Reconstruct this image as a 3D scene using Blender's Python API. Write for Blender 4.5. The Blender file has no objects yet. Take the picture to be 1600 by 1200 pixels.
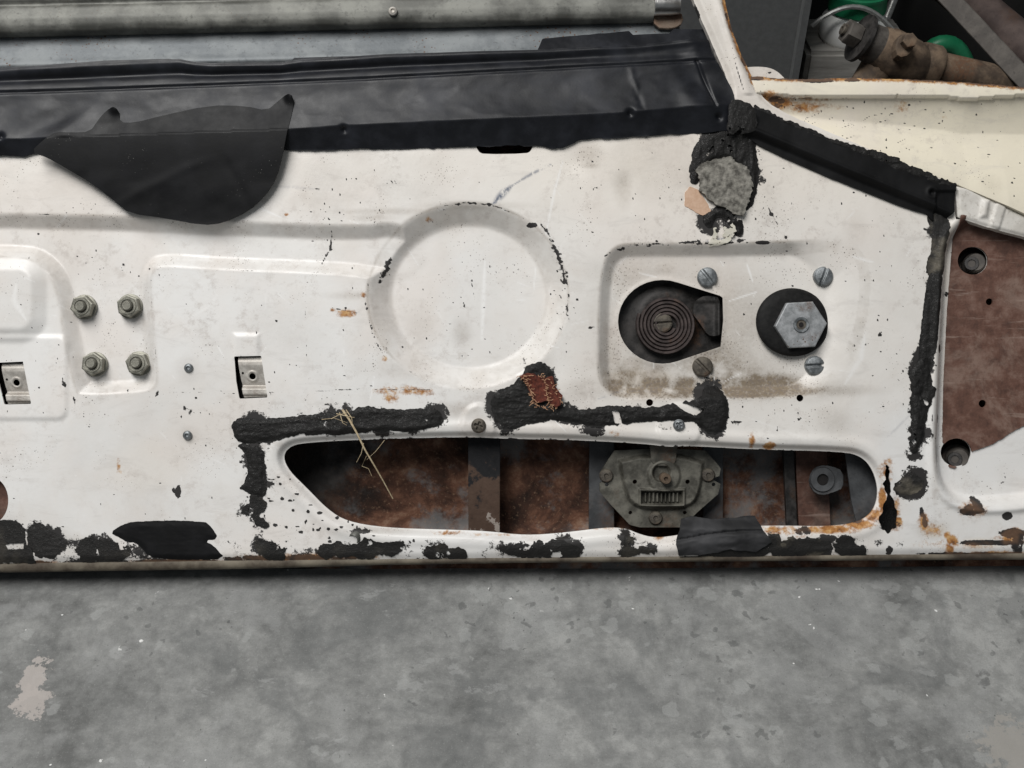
import bpy, bmesh, math, random
import numpy as np
from mathutils import Vector, Matrix

random.seed(7)
R = math.radians
SC = bpy.context.scene
COL = SC.collection

# ------------------------------------------------------------------ frame of the door
# The door leans back on its outer skin; X right, Y up along the door, Z out of it.
S = 0.00045            # metres per design unit (the door face is drawn in units of 0.45 mm)
D = 0.80               # camera distance from the door face
OY, OZ = 0.1305, 0.031  # offset of the face from the foot of the door
LEAN = R(50)
ROT = Matrix.Rotation(LEAN, 4, 'X')

def loc(x, y, w=0.0, deep=False):
    k = (D - w) / D if deep else 1.0
    return Vector(((x - 800) * S * k, (600 - y) * S * k + OY, w + OZ))

# ------------------------------------------------------------------ camera, world, lamps
cam_d = bpy.data.cameras.new('camera')
cam = bpy.data.objects.new('camera', cam_d)
COL.objects.link(cam)
cam_d.sensor_width = 36
cam_d.lens = 36 * D / (1600 * S)
cam_d.clip_start = 0.01
cam_d.clip_end = 50
cam.matrix_world = ROT @ Matrix.Translation((0, OY, D + OZ))
SC.camera = cam

world = bpy.data.worlds.new('World')
SC.world = world
world.use_nodes = True
wb = world.node_tree.nodes['Background']
wb.inputs[0].default_value = (0.86, 0.94, 1.0, 1)
wb.inputs[1].default_value = 0.15

def area(name, pos, target, sx, sy, power, col):
    l = bpy.data.lights.new(name, 'AREA')
    l.shape = 'RECTANGLE'; l.size = sx; l.size_y = sy; l.energy = power; l.color = col
    o = bpy.data.objects.new(name, l); COL.objects.link(o)
    o.location = pos
    o.rotation_euler = (Vector(target) - Vector(pos)).to_track_quat('-Z', 'Y').to_euler()
area('workshop_roof_light', (-0.75, -0.28, 2.35), (0, 0.05, 0.1), 1.7, 0.9, 63, (1.0, 0.988, 0.972))

SC.view_settings.view_transform = 'Standard'
SC.view_settings.look = 'None'
SC.view_settings.exposure = 0.0
SC.view_settings.gamma = 1.0

# ------------------------------------------------------------------ numeric helpers
def vnoise(x, y, seed):
    xi = np.floor(x).astype(np.int64); yi = np.floor(y).astype(np.int64)
    fx = x - xi; fy = y - yi
    fx = fx * fx * (3 - 2 * fx); fy = fy * fy * (3 - 2 * fy)
    def h(a, b):
        n = (a * 374761393 + b * 668265263 + seed * 974711) & 0xffffffff
        n = ((n ^ (n >> 13)) * 1274126177) & 0xffffffff
        n = n ^ (n >> 16)
        return (n & 0xffff) / 65535.0
    a = h(xi, yi); b = h(xi + 1, yi); c = h(xi, yi + 1); d = h(xi + 1, yi + 1)
    return (a + (b - a) * fx) * (1 - fy) + (c + (d - c) * fx) * fy

def fbm(x, y, scale, seed=0, octv=4):
    x = np.asarray(x, float) / scale; y = np.asarray(y, float) / scale
    s = 0; a = 0.5; t = 0
    for k in range(octv):
        s = s + a * vnoise(x, y, seed + k * 17); t += a
        x = x * 2.03 + 11.3; y = y * 2.03 + 5.7; a *= 0.5
    return s / t - 0.5           # about -0.5 .. 0.5

def sst(a, b, v):
    t = np.clip((v - a) / (b - a), 0, 1)
    return t * t * (3 - 2 * t)

def chaikin(p, n=2, closed=True):
    p = [tuple(q) for q in p]
    for _ in range(n):
        q = []
        m = len(p)
        rng = range(m) if closed else range(m - 1)
        if not closed: q.append(p[0])
        for i in rng:
            a = p[i]; b = p[(i + 1) % m]
            q.append((a[0] * .75 + b[0] * .25, a[1] * .75 + b[1] * .25))
            q.append((a[0] * .25 + b[0] * .75, a[1] * .25 + b[1] * .75))
        if not closed: q.append(p[-1])
        p = q
    return p

def seg_d(x, y, a, b):
    ax, ay = a; bx, by = b
    dx, dy = bx - ax, by - ay
    t = np.clip(((x - ax) * dx + (y - ay) * dy) / (dx * dx + dy * dy + 1e-9), 0, 1)
    return np.hypot(x - ax - t * dx, y - ay - t * dy)

def sd_poly(pts, sm=0):
    if sm: pts = chaikin(pts, sm)
    P = list(pts)
    def f(x, y):
        x = np.asarray(x, float); y = np.asarray(y, float)
        d = np.full(x.shape, 1e9); ins = np.zeros(x.shape, bool)
        for i in range(len(P)):
            a = P[i]; b = P[(i + 1) % len(P)]
            d = np.minimum(d, seg_d(x, y, a, b))
            if a[1] != b[1]:
                c = (a[1] > y) != (b[1] > y)
                xx = (b[0] - a[0]) * (y - a[1]) / (b[1] - a[1]) + a[0]
                ins ^= c & (x < xx)
        return np.where(ins, -d, d)
    f.box = (min(p[0] for p in P), min(p[1] for p in P), max(p[0] for p in P), max(p[1] for p in P))
    return f

def sd_ell(cx, cy, rx, ry=None):
    ry = ry or rx
    def f(x, y):
        return (np.hypot((x - cx) / rx, (y - cy) / ry) - 1) * min(rx, ry)
    f.box = (cx - rx, cy - ry, cx + rx, cy + ry)
    return f

def local_eval(f, x, y, pad, far=1e3):
    """evaluate an sdf only near its box"""
    b = f.box
    out = np.full(x.shape, far)
    m = (x > b[0] - pad) & (x < b[2] + pad) & (y > b[1] - pad) & (y < b[3] + pad)
    if m.any(): out[m] = f(x[m], y[m])
    return out

def line_d(x, y, pts, pad=30):
    xs = [p[0] for p in pts]; ys = [p[1] for p in pts]
    out = np.full(x.shape, 1e3)
    m = (x > min(xs) - pad) & (x < max(xs) + pad) & (y > min(ys) - pad) & (y < max(ys) + pad)
    if m.any():
        d = np.full(m.sum(), 1e3)
        for a, b in zip(pts[:-1], pts[1:]): d = np.minimum(d, seg_d(x[m], y[m], a, b))
        out[m] = d
    return out

def interp(pts):
    xs = [p[0] for p in pts]; ys = [p[1] for p in pts]
    return lambda x: np.interp(x, xs, ys)

# ------------------------------------------------------------------ object helpers
def finish(o, name, parent, label=None, cat=None, group=None, kind=None):
    COL.objects.link(o)
    if parent is not None: o.parent = parent
    for k, v in (('label', label), ('category', cat), ('group', group), ('kind', kind)):
        if v: o[k] = v
    return o

def empty(name, at, rot=None, **kw):
    o = bpy.data.objects.new(name, None)
    o.empty_display_size = 0.02
    o.location = at
    if rot is not None: o.rotation_euler = rot
    return finish(o, name, None, **kw)

def build_mesh(name, verts, polys, smooth=None, attrs=None, mat=None):
    me = bpy.data.meshes.new(name)
    nv = len(verts); me.vertices.add(nv)
    me.vertices.foreach_set('co', np.asarray(verts, np.float32).ravel())
    cnt = np.array([len(p) for p in polys], np.int32) if not isinstance(polys, tuple) else polys[1]
    flat = np.concatenate([np.asarray(p, np.int32) for p in polys]) if not isinstance(polys, tuple) else polys[0]
    me.loops.add(len(flat)); me.loops.foreach_set('vertex_index', flat.astype(np.int32))
    me.polygons.add(len(cnt))
    st = np.concatenate([[0], np.cumsum(cnt)[:-1]]).astype(np.int32)
    me.polygons.foreach_set('loop_start', st)
    try: me.polygons.foreach_set('loop_total', cnt.astype(np.int32))
    except Exception: pass
    if smooth is not None: me.polygons.foreach_set('use_smooth', smooth)
    me.update(calc_edges=True); me.validate()
    if attrs:
        for k, v in attrs.items():
            a = me.attributes.new(k, 'FLOAT', 'POINT'); a.data.foreach_set('value', np.asarray(v, np.float32))
    if mat: me.materials.append(mat)
    return me

def keep_largest(F):
    ins = F < 0
    lab = np.zeros(F.shape, int); cur = 0; best = (0, 0)
    for i, j in zip(*np.nonzero(ins)):
        if lab[i, j]: continue
        cur += 1; st = [(i, j)]; lab[i, j] = cur; n = 0
        while st:
            a, b = st.pop(); n += 1
            for c, d in ((a + 1, b), (a - 1, b), (a, b + 1), (a, b - 1)):
                if 0 <= c < F.shape[0] and 0 <= d < F.shape[1] and ins[c, d] and not lab[c, d]:
                    lab[c, d] = cur; st.append((c, d))
        best = max(best, (n, cur))
    F = F.copy(); F[ins & (lab != best[1])] = 0.3
    return F

def sheet(name, box, step, sdf, h, mat, parent, thick=0.0015, attrs=None, org=None, w0=0.0, deep=False, biggest=False,
          skirt_to=None, **kw):
    """A pressed or laid-on sheet: the area where sdf < 0, raised by h (metres), with real thickness at its rim."""
    x0, y0, x1, y1 = box
    xs = np.arange(x0 - step * 1.5, x1 + step * 2, step); ys = np.arange(y0 - step * 1.5, y1 + step * 2, step)
    X, Y = np.meshgrid(xs, ys)
    F = sdf(X, Y)
    F = np.where(np.abs(F) < 1e-6, 1e-6, F)
    F[0, :] = np.maximum(F[0, :], .1); F[-1, :] = np.maximum(F[-1, :], .1); F[:, 0] = np.maximum(F[:, 0], .1); F[:, -1] = np.maximum(F[:, -1], .1)
    if biggest: F = keep_largest(F)
    ins = F < 0
    idx = np.full(F.shape, -1, int); idx[ins] = np.arange(ins.sum())
    vx = list(X[ins]); vy = list(Y[ins])
    a, b, c, d = ins[:-1, :-1], ins[1:, :-1], ins[1:, 1:], ins[:-1, 1:]       # TL BL BR TR
    full = a & b & c & d; mixed = (a | b | c | d) & ~full
    q = np.stack([idx[:-1, :-1][full], idx[1:, :-1][full], idx[1:, 1:][full], idx[:-1, 1:][full]], 1)
    cache = {}
    def cross(p, r):
        key = (p, r) if p < r else (r, p)
        if key not in cache:
            fp, fr = F[p], F[r]; t = fp / (fp - fr); t = min(max(t, .02), .98)
            cache[key] = len(vx)
            vx.append(X[p] + (X[r] - X[p]) * t); vy.append(Y[p] + (Y[r] - Y[p]) * t)
        return cache[key]
    polys = []; rim = []
    for i, j in zip(*np.nonzero(mixed)):
        cs = [(i, j), (i + 1, j), (i + 1, j + 1), (i, j + 1)]
        poly = []; tag = []
        for k in range(4):
            p, r = cs[k], cs[(k + 1) % 4]
            if ins[p]: poly.append(int(idx[p])); tag.append(0)
            if ins[p] != ins[r]:
                poly.append(cross(p, r)); tag.append(1 if ins[p] else 2)
        if len(poly) >= 3: polys.append(poly)
        for k in range(len(poly)):
            if tag[k] == 1 and tag[(k + 1) % len(poly)] == 2: rim.append((poly[k], poly[(k + 1) % len(poly)]))
    vx = np.array(vx); vy = np.array(vy)
    if len(vx) == 0: raise ValueError('empty sheet ' + name)
    z = h(vx, vy) + 0 * vx
    nt = len(vx)
    flat = [q.ravel()] + [np.array(p) for p in polys]
    cnt = [4] * len(q) + [len(p) for p in polys]
    if rim and thick:
        ids = sorted({v for e in rim for v in e}); m = {v: k for k, v in enumerate(ids)}
        ids = np.array(ids)
        n1, n2 = nt, nt + len(ids)
        zb = (z[ids] - thick) if skirt_to is None else np.minimum(skirt_to(vx[ids], vy[ids]), z[ids] - 2e-4)
        vx = np.concatenate([vx, vx[ids], vx[ids]]); vy = np.concatenate([vy, vy[ids], vy[ids]])
        z = np.concatenate([z, z[ids], zb])
        for e in rim:
            flat.append(np.array([n1 + m[e[1]], n1 + m[e[0]], n2 + m[e[0]], n2 + m[e[1]]])); cnt.append(4)
    k = (D - w0) / D if deep else 1.0
    ox, oy = org if org else (None, None)
    if org:
        co = np.stack([(vx - ox) * S * k, (oy - vy) * S * k, z], 1)
    else:
        co = np.stack([(vx - 800) * S * k, (600 - vy) * S * k + OY, z + w0 + OZ], 1)
    at = {kk: f(vx, vy) for kk, f in (attrs or {}).items()}
    sm = np.ones(len(cnt), bool)
    if rim and thick: sm[len(q) + len(polys):] = False
    me = build_mesh(name, co, (np.concatenate(flat), np.array(cnt, np.int32)), sm, at, mat)
    o = bpy.data.objects.new(name, me)
    if org: o.location = loc(ox, oy, w0, deep)
    return finish(o, name, parent, **kw)

def bm_obj(name, bm, mat, parent, at=None, rot=None, smooth=False, ang=40, **kw):
    me = bpy.data.meshes.new(name)
    bmesh.ops.recalc_face_normals(bm, faces=bm.faces)
    for f in bm.faces: f.smooth = smooth
    if smooth:
        for e in bm.edges:
            if len(e.link_faces) == 2 and e.calc_face_angle(0) > R(ang): e.smooth = False
    bm.to_mesh(me); bm.free(); me.materials.append(mat)
    o = bpy.data.objects.new(name, me)
    if at is not None: o.location = at
    if rot is not None: o.rotation_euler = rot
    return finish(o, name, parent, **kw)

def lathe(prof, seg=28, bm=None, M=None, close=True):
    bm = bm or bmesh.new(); M = M or Matrix()
    rings = []
    for r, z in prof:
        if r < 1e-7: rings.append([bm.verts.new(M @ Vector((0, 0, z)))])
        else: rings.append([bm.verts.new(M @ Vector((r * math.cos(2 * math.pi * k / seg), r * math.sin(2 * math.pi * k / seg), z))) for k in range(seg)])
    for A, B in zip(rings[:-1], rings[1:]):
        for k in range(seg):
            l = (k + 1) % seg
            if len(A) == 1 and len(B) > 1: bm.faces.new((A[0], B[k], B[l]))
            elif len(B) == 1 and len(A) > 1: bm.faces.new((A[k], A[l], B[0]))
            elif len(A) > 1: bm.faces.new((A[k], A[l], B[l], B[k]))
    if close:
        for A in (rings[0], rings[-1]):
            if len(A) > 2:
                try: bm.faces.new(A)
                except ValueError: pass
    return bm

def prism(pts, z0, z1, bev=0.0, bm=None):
    """pts in metres; top rim bevelled inward by bev"""
    bm = bm or bmesh.new(); n = len(pts)
    lo = [bm.verts.new((p[0], p[1], z0)) for p in pts]; hi = [bm.verts.new((p[0], p[1], z1)) for p in pts]
    bm.faces.new(lo); top = bm.faces.new(hi)
    for k in range(n): bm.faces.new((lo[k], lo[(k + 1) % n], hi[(k + 1) % n], hi[k]))
    if bev: bmesh.ops.bevel(bm, geom=list(top.edges), offset=bev, segments=2, affect='EDGES', profile=0.6)
    return bm

def tube(pts, rad, seg=8, bm=None, caps=True):
    bm = bm or bmesh.new(); P = [Vector(p) for p in pts]; n = len(P)
    rr = rad if isinstance(rad, (list, tuple)) else [rad] * n
    up = Vector((0.13, 0.21, 0.97)); rings = []
    for i in range(n):
        t = (P[min(i + 1, n - 1)] - P[max(i - 1, 0)]).normalized()
        u = t.cross(up)
        if u.length < 1e-3: u = t.cross(Vector((1, 0, 0)))
        u.normalize(); v = t.cross(u).normalized()
        rings.append([bm.verts.new(P[i] + (u * math.cos(2 * math.pi * k / seg) + v * math.sin(2 * math.pi * k / seg)) * rr[i]) for k in range(seg)])
    for A, B in zip(rings[:-1], rings[1:]):
        for k in range(seg): bm.faces.new((A[k], A[(k + 1) % seg], B[(k + 1) % seg], B[k]))
    if caps: bm.faces.new(rings[0]); bm.faces.new(rings[-1])
    return bm

def px(pts, cx=800, cy=600, k=1.0):
    return [((p[0] - cx) * S * k, (cy - p[1]) * S * k) for p in pts]

def copy_tree(o, parent, at=None):
    c = o.copy(); COL.objects.link(c); c.parent = parent
    if at is not None: c.location = at
    for ch in list(o.children): copy_tree(ch, c)
    return c

# ------------------------------------------------------------------ material helpers
class Mat:
    def __init__(s, name, coord='Object'):
        s.m = bpy.data.materials.new(name); s.m.use_nodes = True
        s.nt = s.m.node_tree; s.b = s.nt.nodes['Principled BSDF']
        s.co = s.node('ShaderNodeTexCoord').outputs[coord]
    def node(s, t, ins=None, **props):
        n = s.nt.nodes.new(t)
        for k, v in props.items(): setattr(n, k, v)
        for k, v in (ins or {}).items(): s.put(n.inputs[k], v)
        return n
    def put(s, sock, v):
        if isinstance(v, bpy.types.NodeSocket): s.nt.links.new(v, sock)
        elif isinstance(v, (tuple, list)) and len(v) == 3 and sock.type == 'RGBA': sock.default_value = (*v, 1)
        else: sock.default_value = v
    def noise(s, scale, detail=4, rough=.55, dist=0.0, vec=None):
        return s.node('ShaderNodeTexNoise', {'Vector': vec or s.co, 'Scale': scale, 'Detail': detail, 'Roughness': rough, 'Distortion': dist}).outputs['Fac']
    def voro(s, scale, feat='F1', rand=1.0):
        n = s.node('ShaderNodeTexVoronoi', {'Vector': s.co, 'Scale': scale, 'Randomness': rand}, feature=feat)
        return n.outputs['Distance']
    def stretch(s, v):
        return s.node('ShaderNodeMapping', {'Vector': s.co, 'Scale': v}).outputs[0]
    def ramp(s, fac, stops):
        n = s.node('ShaderNodeValToRGB', {'Fac': fac}); e = n.color_ramp.elements
        while len(e) < len(stops): e.new(0.5)
        for el, (p, c) in zip(e, stops):
            el.position = p; el.color = (c, c, c, 1) if not isinstance(c, tuple) else (*c, 1)
        return n.outputs[0]
    def mix(s, f, a, b, blend='MIX'):
        n = s.node('ShaderNodeMix', None, data_type='RGBA', blend_type=blend)
        s.put(n.inputs[0], f); s.put(n.inputs[6], a); s.put(n.inputs[7], b)
        return n.outputs[2]
    def math(s, op, a, b=0.0, clamp=False):
        n = s.node('ShaderNodeMath', None, operation=op, use_clamp=clamp)
        s.put(n.inputs[0], a); s.put(n.inputs[1], b)
        return n.outputs[0]
    def attr(s, name):
        return s.node('ShaderNodeAttribute', None, attribute_name=name).outputs['Fac']
    def thr(s, v, lo, hi):
        n = s.node('ShaderNodeMapRange', {'Value': v, 'From Min': lo, 'From Max': hi}, interpolation_type='SMOOTHSTEP')
        return n.outputs[0]
    def bump(s, h, strength=.3, dist=.001, prev=None):
        ins = {'Height': h, 'Strength': strength, 'Distance': dist}
        if prev is not None: ins['Normal'] = prev
        return s.node('ShaderNodeBump', ins).outputs[0]
    def out(s, col=None, rough=None, metal=None, normal=None, spec=None, **extra):
        for k, v in (('Base Color', col), ('Roughness', rough), ('Metallic', metal), ('Normal', normal), ('Specular IOR Level', spec)):
            if v is not None: s.put(s.b.inputs[k], v)
        for k, v in extra.items(): s.put(s.b.inputs[k.replace('_', ' ')], v)
        return s.m

def paint_material(name, white, cream):
    m = Mat(name)
    rust, chip, grime, cr, scr_glint, blue = (m.attr(a) for a in ('rust', 'chip', 'grime', 'cream', 'scr_glint', 'blue'))
    n1 = m.noise(14, 5); n2 = m.noise(60, 5, .65); n3 = m.noise(420, 4, .7); n4 = m.noise(1500, 2)
    c = m.mix(cr, white, cream)
    c = m.mix(m.thr(n1, .42, .68), c, m.mix(.5, c, (.76, .69, .63)))
    c = m.mix(m.math('MULTIPLY', m.thr(n2, .5, .75), .22), c, (.60, .55, .49))
    c = m.mix(m.math('MULTIPLY', m.thr(m.noise(8, 5, .6, .5), .46, .66), .17), c, (.50, .455, .40))
    # faint smear streaks
    st = m.noise(26, 5, .7, .6, m.stretch((1, 3.2, 1)))
    c = m.mix(m.math('MULTIPLY', m.thr(st, .54, .70), .26), c, (.52, .49, .46))
    # dirt
    g = m.math('MULTIPLY', grime, m.math('ADD', .35, m.math('MULTIPLY', n3, 1.35)), True)
    c = m.mix(g, c, m.mix(n2, (.13, .105, .08), (.34, .27, .19)))
    # fly specks, denser where dirty
    sp = m.voro(520); big = m.thr(m.noise(30, 3), .40, .66)
    lim = m.math('ADD', m.math('MULTIPLY', big, .20), m.math('MULTIPLY', grime, .42))
    c = m.mix(m.math('MULTIPLY', m.thr(m.math('SUBTRACT', lim, sp), 0, .10), .62), c, (.20, .165, .14))
    sp2 = m.voro(230)
    c = m.mix(m.math('MULTIPLY', m.thr(m.math('SUBTRACT', m.math('MULTIPLY', big, .13), sp2), 0, .04), .8), c, (.10, .085, .075))
    mo = m.math('MULTIPLY', m.thr(m.noise(110, 6, .78), .50, .66), m.thr(m.noise(20, 3), .40, .62))
    c = m.mix(m.math('MULTIPLY', mo, .42), c, (.45, .40, .36))
    # pencil-grey rub marks
    c = m.mix(m.math('MULTIPLY', blue, m.thr(m.noise(300, 3, .7, 0, m.stretch((1, .5, 1))), .36, .56)), c, (.13, .15, .20))
    # bright scratches, with a few painted highlight lines among them
    c = m.mix(m.math('MULTIPLY', scr_glint, m.thr(n3, .3, .5)), c, (.88, .87, .85))
    # rust bleeding
    rn = m.math('ADD', rust, m.math('MULTIPLY', m.math('SUBTRACT', n3, .5), .9))
    rcol = m.ramp(m.noise(190, 4, .7), [(.3, (.14, .055, .022)), (.5, (.40, .185, .06)), (.68, (.60, .38, .17))])
    c = m.mix(m.thr(rn, .22, .66), c, rcol)
    # chips down to dark primer / bitumen residue
    cn = m.math('ADD', chip, m.math('MULTIPLY', m.math('SUBTRACT', m.noise(520, 5, .75), .5), 1.0))
    cm = m.thr(cn, .47, .57)
    c = m.mix(cm, c, m.mix(m.thr(rust, .25, .6), (.022, .02, .019), m.mix(n3, (.06, .03, .018), (.17, .10, .06))))
    rough = m.ramp(n2, [(.3, .27), (.7, .46)])
    rough = m.math('ADD', rough, m.math('MULTIPLY', cm, .25))
    b = m.bump(n3, .10, .0006)
    b = m.bump(m.math('SUBTRACT', 1.0, cm), .35, .0004, b)
    b = m.bump(n1, .25, .002, b)
    return m.out(c, rough, 0.0, b, .45)

MAT_PAINT = paint_material('old_white_paint', (.795, .782, .760), (.795, .735, .655))
MAT_CREAM = paint_material('cream_paint', (.80, .755, .66), (.83, .76, .60))

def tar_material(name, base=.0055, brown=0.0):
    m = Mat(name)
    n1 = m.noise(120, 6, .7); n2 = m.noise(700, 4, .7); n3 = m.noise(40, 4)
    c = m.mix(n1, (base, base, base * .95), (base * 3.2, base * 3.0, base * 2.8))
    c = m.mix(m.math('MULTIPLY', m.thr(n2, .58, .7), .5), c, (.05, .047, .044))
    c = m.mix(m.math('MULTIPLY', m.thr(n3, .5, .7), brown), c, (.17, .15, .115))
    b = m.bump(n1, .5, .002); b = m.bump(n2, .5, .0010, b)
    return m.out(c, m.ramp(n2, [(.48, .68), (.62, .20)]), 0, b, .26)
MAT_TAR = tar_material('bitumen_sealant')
MAT_TAR_DUSTY = tar_material('dusty_bitumen', .009, .75)
MAT_TAR_THIN = tar_material('thin_bitumen_residue', .008, .18)

def vinyl_material(name, base, rough, dust, wrinkle=.35, spec=.5):
    m = Mat(name)
    n1 = m.noise(13, 3, .45, 0, m.stretch((.8, 1.2, 1))); n2 = m.noise(60, 5, .6); n3 = m.noise(600, 3)
    c = m.mix(m.thr(n2, .4, .7), base, tuple(v * 1.8 for v in base))
    c = m.mix(m.math('MULTIPLY', m.thr(m.noise(25, 4), .5, .72), .6), c, tuple(v * 3.5 for v in base))
    sp = m.voro(480)
    lim = m.math('MULTIPLY', m.thr(m.noise(35, 3), .30, .7), .10 * dust)
    c = m.mix(m.thr(m.math('MULTIPLY', m.math('SUBTRACT', lim, sp), m.noise(700, 2)), 0, .05), c, (.20, .195, .18))
    b = m.bump(n1, wrinkle, .006); b = m.bump(n2, .12, .001, b); b = m.bump(n3, .06, .0005, b)
    return m.out(c, m.ramp(n2, [(.3, rough), (.75, rough + .18)]), 0, b, spec)
MAT_VINYL = vinyl_material('black_vinyl', (.0075, .0082, .0105), .36, .5, .45, .27)
MAT_FLAP = vinyl_material('black_rubber_sheet', (.0030, .0031, .0036), .46, 1.4, .22, .20)
MAT_BLACKTAPE = vinyl_material('black_cloth_tape', (.0036, .0036, .004), .5, .35, .2, .2)
MAT_TAPE = vinyl_material('grey_black_tape', (.017, .017, .018), .55, .6, .3, .3)

def metal_material(name, dark, light, rough=.45, metal=.85, rust=0.0, spots=0.0, scale=1.0):
    m = Mat(name)
    n1 = m.noise(40 * scale, 5, .65); n2 = m.noise(300 * scale, 5, .7); n3 = m.noise(14 * scale, 3)
    c = m.mix(m.thr(n1, .35, .68), dark, light)
    c = m.mix(m.math('MULTIPLY', m.thr(n2, .56, .7), .5), c, tuple(v * .35 for v in dark))
    rm = 0.0
    if rust or spots:
        rc = m.mix(n2, (.04, .02, .012), (.16, .08, .04))
        rm = m.math('MULTIPLY', m.thr(n3, .62 - rust * .4, .8 - rust * .4), m.thr(n2, .3, .6)) if rust else 0.0
        if spots:
            v = m.voro(340); l = m.math('MULTIPLY', m.thr(m.noise(26, 3), .36, .66), .13 * spots)
            s_ = m.thr(m.math('SUBTRACT', l, v), 0, .05)
            rm = m.math('MAXIMUM', rm, s_)
        c = m.mix(rm, c, rc)
    b = m.bump(n2, .25, .0006); b = m.bump(n1, .2, .001, b)
    mt = m.math('MULTIPLY', m.math('SUBTRACT', 1.0, rm), metal) if (rust or spots) else metal
    return m.out(c, m.ramp(n1, [(.3, rough), (.7, min(1, rough + .22))]), mt, b)
MAT_NUT = metal_material('dull_plated_steel', (.20, .195, .165), (.34, .33, .28), .42, .75, 0, 0, 4)
MAT_SCREW = metal_material('grey_screw_steel', (.15, .16, .165), (.34, .36, .37), .40, .7, .05, 0, 5)
MAT_DARKSCREW = metal_material('rusted_screw_steel', (.07, .06, .05), (.17, .15, .12), .55, .5, .25, 0, 5)
MAT_HEX = metal_material('grey_cast_metal', (.26, .27, .275), (.42, .43, .44), .45, .5, .12, 1.6, 5)
MAT_ZINC = metal_material('galvanised_steel', (.13, .142, .15), (.25, .265, .27), .50, .35, .12, 2.0, .8)
MAT_OLIVE = metal_material('grimy_grey_green_steel', (.09, .09, .08), (.25, .25, .225), .48, .3, .05, 1.0, .8)
MAT_CLIP = metal_material('bright_clip_steel', (.42, .39, .35), (.62, .59, .54), .42, .3, .1, .3, 3)
MAT_MECH = metal_material('old_zinc_mechanism', (.055, .052, .042), (.17, .162, .135), .52, .3, .18, 1.0, 2)
MAT_DARKMECH = metal_material('oily_dark_steel', (.018, .017, .016), (.06, .055, .052), .45, .4, .10, .3, 3)
MAT_SPRING = metal_material('brown_spring_steel', (.035, .026, .024), (.085, .065, .06), .50, .35, .05, 0, 4)
MAT_GREYMETAL = metal_material('dark_grey_steel', (.05, .052, .055), (.12, .125, .13), .5, .3, .12, .3, 1)  # plain grey steel of the parts inside the opening
MAT_RUSTARM = metal_material('brown_rusty_iron', (.055, .038, .026), (.19, .135, .09), .72, .15, .25, 0, 1.6)
MAT_ANGLE = metal_material('weathered_angle_iron', (.055, .048, .042), (.135, .122, .108), .6, .3, .12, .6, 1.2)
MAT_CHROME = metal_material('worn_chrome', (.45, .44, .42), (.68, .67, .65), .22, .95, .1, .4, 1)

def rust_skin():
    m = Mat('rusty_inner_skin')
    n1 = m.noise(17, 5, .6); n2 = m.noise(34, 8, .72, .4); n3 = m.noise(380, 4, .7)
    c = m.ramp(n2, [(.34, (.026, .014, .010)), (.47, (.085, .040, .026)), (.56, (.165, .080, .050)), (.66, (.30, .19, .13))])
    c = m.mix(m.math('MULTIPLY', m.thr(m.noise(21, 6, .68), .47, .60), .85), c, m.mix(n2, (.07, .075, .08), (.27, .26, .25)))
    c = m.mix(m.math('MULTIPLY', m.thr(n1, .46, .30), .7), c, (.028, .018, .014))
    c = m.mix(m.math('MULTIPLY', m.thr(n3, .55, .7), .5), c, (.30, .19, .12))
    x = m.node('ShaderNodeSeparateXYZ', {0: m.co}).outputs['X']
    left_shade = m.thr(m.math('ADD', x, m.math('MULTIPLY', m.math('SUBTRACT', n1, .5), .12)), -.105, -.150)
    c = m.mix(m.math('MULTIPLY', left_shade, .93), c, m.mix(n2, (.006, .006, .006), (.02, .019, .018)))  # left end blackened in the colour, standing for shade deep inside
    return m.out(c, .75, 0, m.bump(n2, .4, .002), .2)
MAT_RUST = rust_skin()

def primer():
    m = Mat('red_oxide_plate')
    n1 = m.noise(22, 5, .6); n2 = m.noise(90, 6, .7); n3 = m.noise(500, 4, .7)
    c = m.ramp(n2, [(.3, (.062, .031, .023)), (.5, (.125, .062, .044)), (.7, (.205, .125, .098))])
    c = m.mix(m.math('MULTIPLY', m.thr(m.noise(26, 8, .72, .5), .50, .66), .65), c, (.25, .175, .14))
    c = m.mix(m.math('MULTIPLY', m.thr(m.noise(15, 6, .7), .53, .66), .6), c, (.05, .03, .024))
    sk = m.noise(30, 5, .7, .3, m.node('ShaderNodeMapping', {'Vector': m.co, 'Rotation': (0, 0, .8), 'Scale': (.5, 7, 1)}).outputs[0])
    c = m.mix(m.math('MULTIPLY', m.thr(sk, .60, .68), .5), c, (.32, .24, .20))
    c = m.mix(m.math('MULTIPLY', m.thr(n3, .56, .68), .35), c, (.06, .03, .022))
    return m.out(c, .62, 0, m.bump(n3, .2, .0006), .35)
MAT_PRIMER = primer()

def dirty_flange():
    m = Mat('dirty_grey_white_paint')
    n1 = m.noise(45, 5, .65); n2 = m.noise(260, 5, .7)
    c = m.mix(m.thr(n1, .35, .65), (.56, .53, .48), (.72, .69, .64))
    c = m.mix(m.math('MULTIPLY', m.thr(n2, .52, .68), .45), c, (.25, .22, .18))
    return m.out(c, .5, 0, m.bump(n2, .15, .0006))
MAT_FLANGE = dirty_flange()

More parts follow.
